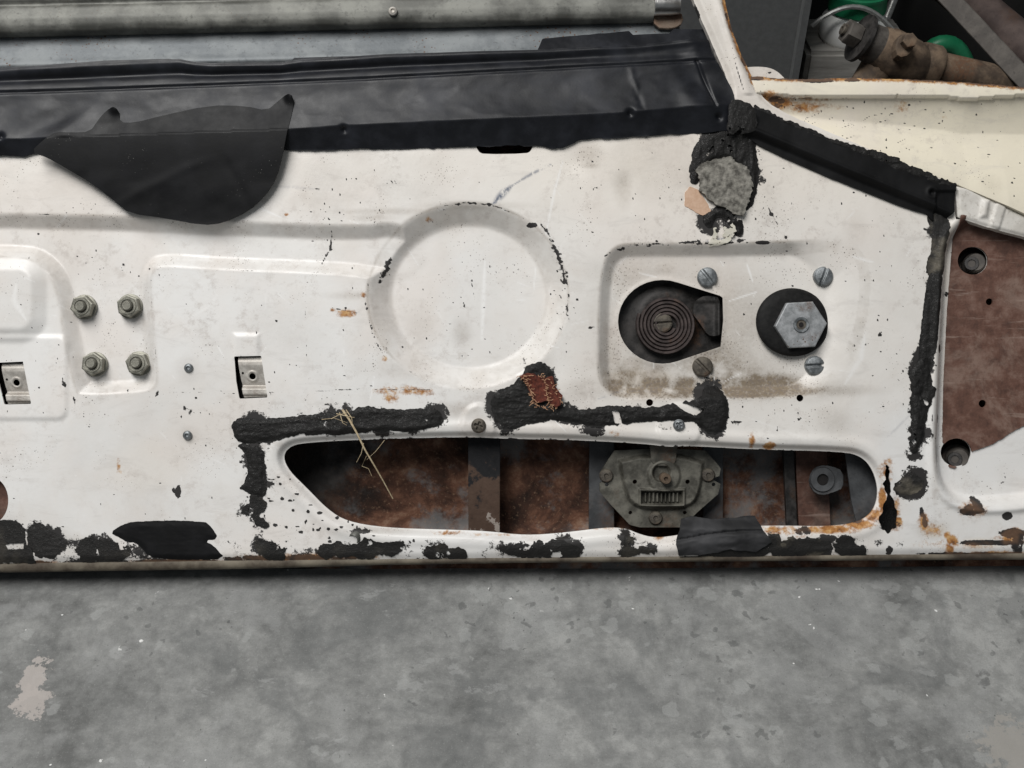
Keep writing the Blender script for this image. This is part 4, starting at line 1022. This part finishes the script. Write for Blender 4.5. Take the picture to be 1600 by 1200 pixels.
# ---- nuts on the hinge reinforcement
def hexpts(r, rot=0): return [(r * math.cos(R(60 * k + rot)), r * math.sin(R(60 * k + rot))) for k in range(6)]
HB = -.0052
def make_nut(x, y, rot):
    b = prism(hexpts(.0083), .0006, .0066, .0010)
    n = bm_obj('hinge_nut', b, MAT_NUT, door, loc(x, y, HB), (0, 0, R(rot)))
    bm_obj('washer', lathe([(.0030, 0), (.0088, 0), (.0088, .0008), (.0084, .0011), (.0030, .0011)], 28, close=False), MAT_NUT, n, smooth=True)
    bm_obj('stud', lathe([(.0042, .004), (.0042, .0064), (.0040, .0072), (.0036, .0078), (.0034, .0094), (.0028, .0099), (0, .0099)], 20), MAT_NUT, n, smooth=True)
    bm_obj('collar', lathe([(.0044, .0064), (.0062, .0064), (.0058, .0073), (.0046, .0073)], 24, close=False), MAT_NUT, n, smooth=True)
    return n
nut = make_nut(128, 479, 12)
for x, y, r in ((200, 478, 38), (145, 569, 25), (214, 568, 50)):
    c = copy_tree(nut, door, loc(x, y, HB)); c.rotation_euler = (R(random.uniform(-3, 3)), R(random.uniform(-3, 3)), R(r))

# ---- slotted screws of the lock and handle, small trim screws and rivets
def slotted(name, x, y, r, ang, mat, w, cross=False, dome=.0012, ht=.0026, slot=2.1, label=None):
    ca, sa = math.cos(R(ang)), math.sin(R(ang))
    def h(X, Y):
        u = (X - x) * ca + (Y - y) * sa; v = -(X - x) * sa + (Y - y) * ca
        q = np.hypot(X - x, Y - y)
        z = ht + dome * (1 - (q / r) ** 2) - .0006 * sst(r - 2.5, r, q)
        s = sst(slot + .7, slot - .5, np.abs(v))
        if cross: s = np.maximum(s, sst(slot + .7, slot - .5, np.abs(u))) * sst(r * .62, r * .52, q)
        return z - .0016 * s
    return sheet(name, (x - r, y - r, x + r, y + r), max(.6, r / 22), sd_ell(x, y, r), h, mat, door, ht + .001, org=(x, y), w0=w, label=label)
slotted('lock_screw', 1107, 432, 15.5, 52, MAT_SCREW, float(panel_h([1107.], [432.])[0]) + .0006)
slotted('lock_screw', 1288, 431, 15, -68, MAT_SCREW, float(panel_h([1288.], [431.])[0]) + .0006)
slotted('lock_screw', 1100, 573, 16, 46, MAT_DARKSCREW, float(panel_h([1100.], [573.])[0]) + .0006, label='rust-stained slotted screw below the coil spring')
slotted('lock_screw', 1275, 571, 15, -4, MAT_SCREW, float(panel_h([1275.], [571.])[0]) + .0006)
slotted('trim_screw', 748, 665, 11.5, 20, MAT_DARKSCREW, .0008, True, slot=1.6)
slotted('trim_screw', 1060, 664, 9, 35, MAT_SCREW, .0008, True, slot=1.4)
for x, y in ((295, 575), (293, 680)):
    b = lathe([(.0032, 0), (.0032, .0006), (.0026, .0014), (.0014, .0017), (.0010, .0008), (0, .0006)], 20)
    bm_obj('rivet', b, MAT_SCREW, door, loc(x, y, .0002), smooth=True)

# ---- spring clips in the two slots
def clip(x, y):
    hole = sd_ell(x - 1, y - 1, 5.0)
    f = sd_poly([(x - 23, y - 31), (x + 16, y - 31), (x + 20, y - 2), (x + 23, y + 31), (x - 14, y + 32), (x - 18, y + 10), (x - 19, y + 6), (x - 21, y - 10)])
    def h(X, Y):
        t = (Y - y) / 31
        z = -.0010 - .0040 * np.clip(t + .6, 0, 1.05) ** 1 + .0042 * sst(.42, .62, t) - .0016 * sst(.85, 1.0, t) - .0012 * sst(-.75, -1, t)
        q = np.hypot(X - x + 1, Y - y + 1)
        return z + .0008 * np.exp(-((q - 7) / 2) ** 2)
    o = sheet('spring_clip', f.box, 1.1, lambda X, Y: np.maximum.reduce([f(X, Y), -hole(X, Y), -sd_ell(x - 16, y - 6, 2)(X, Y)]), h, MAT_CLIP, door, .0008, org=(x, y))
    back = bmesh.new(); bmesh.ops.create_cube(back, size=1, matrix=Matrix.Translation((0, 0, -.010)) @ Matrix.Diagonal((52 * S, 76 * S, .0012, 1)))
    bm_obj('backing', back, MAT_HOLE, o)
    return o
c1 = clip(394, 589)
copy_tree(c1, door, loc(24, 599, 0))

# ---- lock behind the keyhole opening
W = -.017
case = sd_poly([(950, 420), (1150, 420), (1150, 590), (950, 590)])
def case_h(x, y):
    h = -.004 * sst(1050, 1130, x) + .003 * sst(60, 40, np.hypot(x - 1040, y - 500)) + .0003 * fbm(x, y, 14, 3)
    return h
sheet('lock_case', case.box, 2.5, case, case_h, MAT_DARKMECH, door, .004, w0=W, deep=True)
pts = []
for k in range(0, 5 * 40 + 21):
    a = 2 * math.pi * k / 40
    r = (14 + 32.0 * k / 220) * S
    pts.append((r * math.cos(a + .4), -r * math.sin(a + .4), 0))
bm = bmesh.new(); prev = None
wd, ht = 2.55 * S, .0045
ring_prev = None
for i, p in enumerate(pts):
    q = pts[min(i + 1, len(pts) - 1)]; o_ = pts[max(i - 1, 0)]
    t = (Vector(q) - Vector(o_)).normalized(); nrm = Vector((-t.y, t.x, 0)); P = Vector(p)
    cs = [(-1, 0), (-1, .78), (-.55, 1), (.55, 1), (1, .78), (1, 0)]
    rg = [bm.verts.new(P + nrm * wd * c[0] + Vector((0, 0, ht * c[1]))) for c in cs]
    if ring_prev:
        for k in range(5): bm.faces.new((ring_prev[k], rg[k], rg[k + 1], ring_prev[k + 1]))
    else: bm.faces.new(rg)
    ring_prev = rg
bm.faces.new(ring_prev)
spring = bm_obj('coil_spring', bm, MAT_SPRING, door, loc(1040, 508, -.0135, True), smooth=True, ang=30)
slotted('spring_pin', 1038, 503, 15.5, -4, MAT_DARKSCREW, -.0118, slot=1.3, dome=.0004)
lev = sd_poly([(1085, 470), (1100, 462), (1124, 466), (1126, 520), (1118, 526), (1104, 524), (1092, 505), (1080, 490)], 1)
sheet('lock_lever', lev.box, 1.6, lev, lambda x, y: .004 + .003 * np.exp(-((x - 1121) / 4) ** 2) + .0015 * sst(476, 470, y), MAT_DARKMECH, door, .004, w0=-.0155, deep=True)

# ---- window winder boss: black disc and hexagon
def disc(x, y):
    prof = [(.0, .0042), (.0155, .0042), (.0185, .0040), (.0235, .0030), (.0258, .0016), (.0262, .0004), (.0258, -.001), (0, -.001)]
    return bm_obj('winder_disc', lathe(prof, 56), MAT_BLACKPLASTIC, door, loc(x, y, float(panel_h([x * 1.], [y * 1.])[0]) + .0022), (R(-4), R(3), 0), smooth=True, ang=50)
dk = disc(1241, 503)
dk.scale = (1.01, .93, 1)
hx = prism(hexpts(.0183, 3), .0, .0048, .0009)
hexo = bm_obj('hex_boss', hx, MAT_HEX, door, loc(1249, 508, 0), (0, 0, 0))
ring = lathe([(.0032, .0046), (.0036, .0058), (.0052, .0060), (.0056, .0050), (.0056, .0040)], 28, close=False)
bm_obj('spindle_ring', ring, MAT_SCREW, hexo, smooth=True)
bm_obj('spindle_hole', lathe([(0, .0050), (.0034, .0050), (.0034, .0040), (0, .0040)], 20), MAT_DARKSCREW, hexo, smooth=True)
bm_obj('spindle_bore', lathe([(0, .0053), (.0016, .0053), (.0018, .0049), (0, .0049)], 16), MAT_HOLE, hexo, (0, 0, 0), smooth=True)

# ---- inside the big opening
def deepbox(name, pts, w, thick, mat, parent=door, bev=.0006, label=None, smooth=0):
    if smooth: pts = chaikin(pts, smooth)
    k = (D - w) / D
    cx = sum(p[0] for p in pts) / len(pts); cy = sum(p[1] for p in pts) / len(pts)
    b = prism(px(pts, cx, cy, k)[::-1], -thick, 0, bev)
    par = door
    return bm_obj(name, b, mat, par, loc(cx, cy, w, True), label=label)
def strap_mat():
    m = Mat('black_painted_strap')
    n = m.noise(70, 6, .7); n2 = m.noise(300, 4, .7)
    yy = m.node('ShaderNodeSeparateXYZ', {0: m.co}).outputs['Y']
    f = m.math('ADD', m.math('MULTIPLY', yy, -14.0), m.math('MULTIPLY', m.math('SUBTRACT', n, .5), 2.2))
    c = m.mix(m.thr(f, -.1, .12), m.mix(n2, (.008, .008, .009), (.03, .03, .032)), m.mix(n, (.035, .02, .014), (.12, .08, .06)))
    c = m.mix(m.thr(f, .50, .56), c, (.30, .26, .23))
    return m.out(c, .7, 0, m.bump(n, .5, .002), .12)
deepbox('strap', [(731, 640), (782, 640), (781, 850), (732, 850)], -.018, .002, strap_mat())
deepbox('stiffener', [(921, 640), (960, 640), (960, 850), (920, 850)], -.036, .003, MAT_GREYMETAL)
deepbox('stiffener', [(1098, 640), (1130, 640), (1130, 850), (1098, 850)], -.036, .003, MAT_GREYMETAL)
deepbox('stiffener', [(1221, 640), (1238, 640), (1248, 860), (1231, 860)], -.034, .004, MAT_DARKMECH)
deepbox('stiffener', [(1240, 640), (1290, 640), (1300, 860), (1250, 860)], -.036, .002, MAT_PRIMER)
deepbox('hole_shade_sheet', [(1378, 700), (1420, 700), (1420, 840), (1372, 840)], -.014, .002, MAT_TAR)  # added black sheet, stands for the shade seen through the rust hole
deepbox('curved_baffle', [(1312, 640), (1420, 640), (1420, 860), (1348, 860), (1330, 780)], -.024, .002, MAT_GREYMETAL)
tab = deepbox('check_tab', [(1268, 738), (1280, 727), (1300, 728), (1318, 736), (1318, 764), (1304, 766), (1292, 774), (1274, 772), (1264, 756)], -.020, .003, MAT_GREYMETAL, smooth=1)
bm_obj('tab_hole', lathe([(0, .0003), (.0042, .0003), (.0042, -.001), (0, -.001)], 20), MAT_HOLE, tab, (-.003, .001, .0003))
bm_obj('tab_boss', lathe([(.0042, .0022), (.0085, .0018), (.0092, .0), (.0040, 0)], 26, close=False), MAT_GREYMETAL, tab, (-.003, .001, .0001), smooth=True)

# window regulator
WR = -.020
mech = sd_poly([(938, 738), (944, 728), (960, 704), (1005, 702), (1070, 702), (1102, 704), (1120, 724), (1126, 732), (1124, 744), (1110, 748), (1126, 756), (1122, 772), (1090, 800), (1066, 824), (1000, 824), (984, 820), (952, 786), (937, 768), (937, 755), (950, 748)])
body = sd_poly([(966, 712), (1100, 712), (1096, 752), (1090, 778), (1076, 792), (1040, 797), (1004, 795), (985, 786), (975, 765), (970, 740)], 1)
def mech_sdf(x, y):
    f = mech(x, y)
    for cx, cy, r in ((991, 752, 3.5), (1073, 752, 3.5), (948, 757, 3), (1115, 757, 3), (985, 801, 3), (1070, 801, 3)): f = np.maximum(f, -sd_ell(cx, cy, r)(x, y))
    return f
def mech_h(x, y):
    d = body(x, y); h = .0042 * sst(3, -5, d)
    q = np.hypot(x - 1036, y - 743)
    h = h + .0020 * sst(28, 22, q) - .0046 * sst(15, 11, np.hypot(x - 1032, y - 738))
    tray = np.maximum(np.abs(x - 1033 - 0) - 31, np.abs(y - 777 + .0028 * (x - 1033) ** 2 * .2) - 9)
    h = h - .0050 * sst(1.5, -1.5, tray) + .0022 * np.exp(-((tray - 3) / 2) ** 2)
    bars = .0050 * sst(2.0, 1.0, np.abs(((x - 1005) % 6.2) - 3.1)) * (tray < -1.5)
    return h + bars * .9 + .0003 * fbm(x, y, 10, 4)
reg = sheet('window_regulator', mech.box, 1.0, mech_sdf, mech_h, MAT_MECH, door, .003, w0=WR, deep=True)
def on_reg(name, b, mat, x, y, w, **kw): return bm_obj(name, b, mat, reg, loc(x, y, w, True), smooth=True, **kw)
on_reg('spindle', lathe([(.0038, 0), (.0038, .0125), (.0034, .0132), (.0016, .0132), (.0014, .0115), (0, .0115)], 20), MAT_RUSTARM, 1037, 746, WR)
for x, y in ((947, 743), (1106, 742), (1024, 809)):
    on_reg('regulator_screw', lathe([(.0050, 0), (.0050, .0012), (.0042, .0022), (.0018, .0026), (.0012, .0016), (0, .0016)], 20), MAT_DARKSCREW, x, y, WR)
b = prism(px(chaikin([(1016, 640), (1058, 640), (1058, 716), (1052, 728), (1022, 728), (1016, 716)], 1), 1037, 680, 1.02)[::-1], -.002, 0, .0006)
bm_obj('regulator_bracket', b, MAT_MECH, reg, loc(1037, 680, -.0145, True))
# a plug on the bottom strip under the opening, brown grommet left
bm_obj('drain_grommet', lathe([(.0022, -.002), (.0022, .003), (.0036, .004), (.0044, .003), (.0046, -.002)], 20, close=False), MAT_OLIVE, door, loc(556, 838, -.002), (R(30), R(-25), 0), smooth=True)
bm_obj('hole_plate', prism(px([(-60, 730), (30, 730), (30, 830), (-60, 830)], -15, 780)[::-1], -.002, 0), MAT_PRIMER, door, loc(-15, 780, -.010))

# ------------------------------------------------------------------ STRAW caught on the sealant
straw = empty('dry_grass', ROT @ loc(560, 670, .008), label='dry straw stem with side shoots hanging over the panel opening', cat='straw')
inv = Matrix.Translation(-(ROT @ loc(560, 670, .008)))
def sprig(name, pts, r):
    P = [inv @ (ROT @ loc(*p)) for p in pts]
    n = len(P)
    return bm_obj(name, tube(P, [r * (1 - .55 * i / (n - 1)) for i in range(n)], 6), MAT_STRAW, straw, smooth=True)
stem = sprig('stem', [(537, 640, .006), (548, 655, .0075), (560, 676, .008), (572, 702, .006), (586, 728, .002), (598, 752, -.003), (612, 781, -.008)], .00085)
sprig('shoot', [(528, 646, .007), (545, 650, .008), (556, 652, .007)], .00035)
sprig('shoot', [(520, 654, .007), (532, 648, .0075), (546, 644, .007)], .0003)
sprig('shoot', [(533, 644, .007), (538, 660, .008), (544, 664, .007)], .00035)
sprig('shoot', [(543, 640, .007), (552, 652, .0085), (553, 660, .008)], .0004)
sprig('shoot', [(570, 692, .007), (566, 708, .005), (558, 722, .003)], .0003)
sprig('shoot', [(574, 712, .005), (566, 728, .002), (576, 732, .001), (581, 744, 0)], .0003)
sprig('shoot', [(600, 688, -.004), (588, 704, -.001), (574, 718, .003)], .0002)
sprig('shoot', [(505, 655, .006), (525, 653, .007), (545, 660, .007)], .00022)

# ------------------------------------------------------------------ GALVANISED CHANNEL lying behind the sill
def tl(x): return -.0225 * x            # the channel rises a little to the right
chan_t = empty('steel_channel', ROT @ loc(500, 60, -.045), (LEAN, 0, 0), label='long grey galvanised steel channel lying behind the black sill', cat='metal channel')
def chan_sheet(name, sdf, h, mat, box, thick=.002, **kw):
    o = sheet(name, box, 3.0, sdf, h, mat, None, thick, w0=-.045, deep=True, **kw)
    o.parent = chan_t
    o.location = Vector(o.location) - loc(500, 60, -.045)
    return o
def c_h(x, y):
    v = y - tl(x)
    return np.interp(v, [-60, -14, -11, 1, 3, 9, 11, 15, 30, 33, 42, 45, 53, 56], [-.004, -.003, -.001, .0005, -.002, -.0025, .0004, .0020, .0042, .0044, .0040, .0036, .0012, -.007]) + .0003 * fbm(x * .2, y, 12, 4)
chan_sheet('ridge', lambda x, y: np.maximum.reduce([-60 - (y - tl(x)), (y - tl(x)) - 55, -160 - x, x - 1021]), c_h, MAT_OLIVE, (-160, -90, 1030, 70))
def s_h(x, y):
    v = y - tl(x)
    return np.interp(v, [52, 60, 92, 99, 104, 112, 150], [-.008, -.0075, -.0012, .0006, .0012, -.002, -.012]) + .0004 * fbm(x * .2, y, 16, 5)
chan_sheet('strip', lambda x, y: np.maximum.reduce([52 - (y - tl(x)), (y - tl(x)) - 150, -160 - x, x - 1064]), s_h, MAT_ZINC, (-160, 20, 1075, 160))
b = tube([(0, 0, 0), (.012, .0002, 0), (.019, .0003, 0)], [.0075, .0075, .0068], 20)
bm_obj('end_tube', b, MAT_CHROME, chan_t, loc(1022, 8, -.041, True) - loc(500, 60, -.045), smooth=True)
b = prism(px(chaikin([(1018, 14), (1066, 14), (1070, 34), (1052, 44), (1022, 42)], 1), 1044, 28)[::-1], -.003, 0, .0008)
bm_obj('end_bracket', b, metal_material('rust_streaked_steel', (.14, .07, .04), (.34, .27, .21), .6, .2, .3, 1, 1), chan_t, loc(1044, 30, -.046, True) - loc(500, 60, -.045))
b = lathe([(.0034, 0), (.0030, .0016), (.0016, .0024), (.0010, .0012), (0, .0012)], 18)
bm_obj('rivet', b, MAT_CLIP, chan_t, loc(614, 18, -.0395, True) - loc(500, 60, -.045), smooth=True)

# ------------------------------------------------------------------ THINGS STANDING BEHIND
# grey cabinet
YC = .42
a = at_y(1040, 60, YC); b_ = at_y(1254, 60, YC)
cab = empty('steel_cabinet', (0, YC, 0), label='dark grey painted steel cabinet behind the window pillar', cat='cabinet')
x0c, x1c = a.x - .25, b_.x
bm = bmesh.new()
bmesh.ops.create_cube(bm, size=1, matrix=Matrix.Translation(((x0c + x1c) / 2, .09, .30)) @ Matrix.Diagonal((x1c - x0c, .18, .60, 1)))
bmesh.ops.bevel(bm, geom=bm.edges[:], offset=.003, segments=2, affect='EDGES')
bm_obj('body', bm, MAT_CABINET, cab)
bm = bmesh.new()
bmesh.ops.create_cube(bm, size=1, matrix=Matrix.Translation((x1c - .0035, -.006, .30)) @ Matrix.Diagonal((.006, .010, .60, 1)))
bm_obj('edge_fold', bm, MAT_CABINET, cab)

# board and the bottle on it
YB = .43
pbt = at_y(1310, 82, YB); zb = pbt.z
xl = at_y(1256, 90, YB).x + .003
bm = bmesh.new()
bmesh.ops.create_cube(bm, size=1, matrix=Matrix.Translation((.05, .04, zb / 2)) @ Matrix.Diagonal((.10, .08, zb, 1)))
bmesh.ops.bevel(bm, geom=bm.edges[:], offset=.004, segments=2, affect='EDGES')
bm_obj('wood_block', bm, MAT_WOOD, None, (xl, YB, 0), label='grey weathered wooden block under the white bottle', cat='wood block')
cx = at_y(1333, 40, YB + .031).x
wpx = (at_y(1372, 40, YB + .031).x - cx)
bot = empty('plastic_bottle', (cx, YB + .031, zb), label='white plastic bottle with green screw collar and wire handle', cat='bottle')
r = wpx * 1.30
hz = (at_y(1333, 33, YB + .004).z - zb)
b = lathe([(0, 0), (r * .92, 0), (r, .004), (r, hz * .55), (r * .97, hz * .72), (r * .80, hz * .92), (r * .74, hz * .98), (r * .70, hz), (r * .70, hz + .05), (0, hz + .05)], 40)
bm_obj('body', b, MAT_WHITEPLASTIC, bot, smooth=True)
b = lathe([(r * .60, hz * 1.0), (r * .86, hz * 1.0), (r * .88, hz + .003), (r * .84, hz + .012), (r * .86, hz + .013), (r * .86, hz + .016), (r * .80, hz + .017), (r * .78, hz + .05), (0, hz + .05)], 40)
bm_obj('collar', b, MAT_GREEN, bot, smooth=True)
yy = -.028
A = at_y(1268, 40, YB + .031 + yy); B_ = at_y(1405, 60, YB + .031 + yy); T = at_y(1340, 6, YB + .031 + yy)
pts = []
for t in np.linspace(0, 1, 15):
    P = A * (1 - t) ** 2 + T * 2 * t * (1 - t) * 1.0 + B_ * t ** 2
    P.z += .010 * math.sin(math.pi * t)
    pts.append(P - Vector((cx, YB + .031, zb)))
bm_obj('wire_handle', tube(pts, .0022, 8), MAT_WIRE, bot, smooth=True)

# slim grey rod behind the bottle
A = at_y(1408, -30, .60); B_ = at_y(1372, 60, .57)
d = (B_ - A); A = A - d * .5; B_ = B_ + d * ((0.0 - B_.z) / d.z if abs(d.z) > 1e-6 else 1)
bm_obj('metal_rod', tube([Vector((0, 0, 0)), A - B_], .0045, 10), MAT_WIRE, None, B_, smooth=True, label='thin grey metal rod leaning behind the white bottle', cat='rod')

# rusty steering arm lying over the cowl
arm_o = ROT @ loc(1390, 100, -.060)
arm = empty('steering_arm', arm_o, label='brown rusty steering arm with ball joint and clamp bolt lying behind the cowl', cat='car part')
def LW(x, y, w): return (ROT @ loc(x, y, w, True)) - arm_o
def along(p, q, prof, seg=28):
    d = (q - p); L = d.length
    M = Matrix.Translation(p) @ d.to_track_quat('Z', 'Y').to_matrix().to_4x4()
    return lathe([(r_, z * L) for r_, z in prof], seg, None, M)
p, q = LW(1448, 112, -.060), LW(1322, 48, -.042)
g = S * 1.08
bm_obj('ball_housing', along(p, q, [(0, .02), (22 * g, .04), (32 * g, .14), (36 * g, .22), (36 * g, .52), (33 * g, .55), (33 * g, .60), (27 * g, .66), (0, .66)]), MAT_RUSTARM, arm, smooth=True)
bm_obj('dust_boot', along(p, q, [(0, .62), (30 * g, .63), (29 * g, .72), (25 * g, .80), (0, .80)]), MAT_ANGLE, arm, smooth=True)
bm_obj('retaining_ring', along(p, q, [(22 * g, .79), (37 * g, .80), (37 * g, .84), (22 * g, .85)]), MAT_DARKMECH, arm, smooth=True)
d = (q - p).normalized()
M = Matrix.Translation(p + (q - p) * .86) @ d.to_track_quat('Z', 'Y').to_matrix().to_4x4()
b = prism(hexpts(19 * g, 8), 0, .011, .0012); b.transform(M)
nutp = bm_obj('castle_nut', b, MAT_ANGLE, arm)
b = lathe([(9 * g, .010), (9 * g, .0135), (7 * g, .0140), (4 * g, .0140), (3.5 * g, .0115), (0, .0115)], 18); b.transform(M)
bm_obj('stud', b, MAT_DARKSCREW, nutp, smooth=True)
bm_obj('arm_stub', tube([LW(1395, 90, -.060), LW(1365, 112, -.058), LW(1344, 140, -.056), LW(1336, 165, -.056)], [.014, .0125, .010, .010], 16), MAT_RUSTARM, arm, smooth=True)
bm_obj('arm_tube', tube([LW(1424, 96, -.062), LW(1470, 108, -.064), LW(1540, 124, -.068), LW(1640, 148, -.072)], [.0105, .0125, .0125, .0120], 20), MAT_RUSTARM, arm, smooth=True)
cp, cq = LW(1438, 100, -.062), LW(1462, 106, -.063)
bm_obj('clamp', along(cp, cq, [(12 * g, -.15), (33 * g, -.1), (34 * g, .1), (34 * g, .9), (31 * g, 1.1), (12 * g, 1.1)]), MAT_RUSTARM, arm, smooth=True)
ear = tube([LW(1444, 92, -.056), LW(1438, 76, -.050), LW(1424, 62, -.046)][:2] + [LW(1420, 60, -.050)], [.011, .009, .007], 12)
b = prism(px(chaikin([(1398, 76), (1404, 58), (1418, 52), (1429, 58), (1428, 72), (1422, 88), (1404, 92)], 1), 1414, 80, 1.06)[::-1], -.010, 0, .0015)
b.transform(ROT.to_3x3().to_4x4())
bm_obj('clamp_ear', b, MAT_RUSTARM, arm, LW(1414, 78, -.026))
b = prism(hexpts(11.5 * g, 10), 0, .006, .001); b.transform(ROT.to_3x3().to_4x4())
bm_obj('clamp_bolt', b, MAT_RUSTARM, arm, LW(1418, 66, -.026))

# green plastic loop behind it
YG = .50
base = at_y(1480, 120, YG)
loopo = empty('green_loop', (base.x, YG, 0), label='green plastic loop handle behind the rusty steering arm', cat='handle')
def GW(x, y, dy=0): return at_y(x, y, YG + dy) - Vector((base.x, YG, 0))
P = [GW(1434, 140), GW(1438, 104), GW(1446, 84), GW(1460, 70), GW(1478, 66), GW(1494, 72), GW(1506, 88), GW(1512, 106)]
sm = []
for i in range(len(P) - 1):
    for t in (0, .5): sm.append(P[i].lerp(P[i + 1], t))
sm.append(P[-1])
for _ in range(1): sm = [sm[0]] + [(sm[i - 1] + sm[i] * 2 + sm[i + 1]) / 4 for i in range(1, len(sm) - 1)] + [sm[-1]]
sm = [Vector((sm[0].x, 0, .0))] + sm
bm_obj('loop', tube(sm, [.0078] + [.0078] * (len(sm) - 2) + [.0072], 18), MAT_GREEN, loopo, smooth=True)
e = sm[-1]; bm_obj('end_cap', tube([e, e + Vector((.018, .006, -.012)), e + Vector((.034, .01, -.04)), Vector((e.x + .05, e.y + .02, 0))], [.0074, .008, .008, .008], 16), MAT_DARKMECH, loopo, smooth=True)

# two iron bars leaning across the corner
def bar(name, A, B, w, t, mat, **kw):
    d = B - A; L = d.length
    b = bmesh.new()
    fl1 = [(-w, 0), (0, 0), (0, -w * .9), (-t, -w * .9), (-t, -t), (-w, -t)]
    lo = [b.verts.new((x, y, 0)) for x, y in fl1]; hi = [b.verts.new((x, y, L)) for x, y in fl1]
    b.faces.new(lo); b.faces.new(hi)
    for k in range(6): b.faces.new((lo[k], lo[(k + 1) % 6], hi[(k + 1) % 6], hi[k]))
    bmesh.ops.bevel(b, geom=b.edges[:], offset=.0006, segments=1, affect='EDGES')
    # flat flange turned to the viewer
    z = d.normalized(); v = (Cpos - A).normalized(); yv = (v - z * v.dot(z)).normalized(); xv = yv.cross(z).normalized()
    b.transform(Matrix((xv, yv, z)).transposed().to_4x4())
    return bm_obj(name, b, mat, None, A, **kw)
A = ROT @ loc(1604, 150, -.048, True); B_ = ROT @ loc(1400, -70, -.095, True)
bar('angle_iron', A, B_, 30 * S, .003, MAT_ANGLE, label='grey weathered angle iron slanting down to the right onto the cowl', cat='iron bar')
A = at_y(1700, 160, .36); B_ = at_y(1440, -60, .58)
A = A + (A - B_) * max(0, (A.z - .019) / (B_.z - A.z))
bm_obj('rusty_pipe', tube([Vector((0, 0, 0)), B_ - A], .0185, 20), metal_material('brown_oxide_pipe', (.055, .038, .034), (.115, .085, .075), .65, .2, .1, 0, 1), None, A, smooth=True,
       label='brown rusty pipe slanting behind the angle iron at the right edge', cat='pipe')
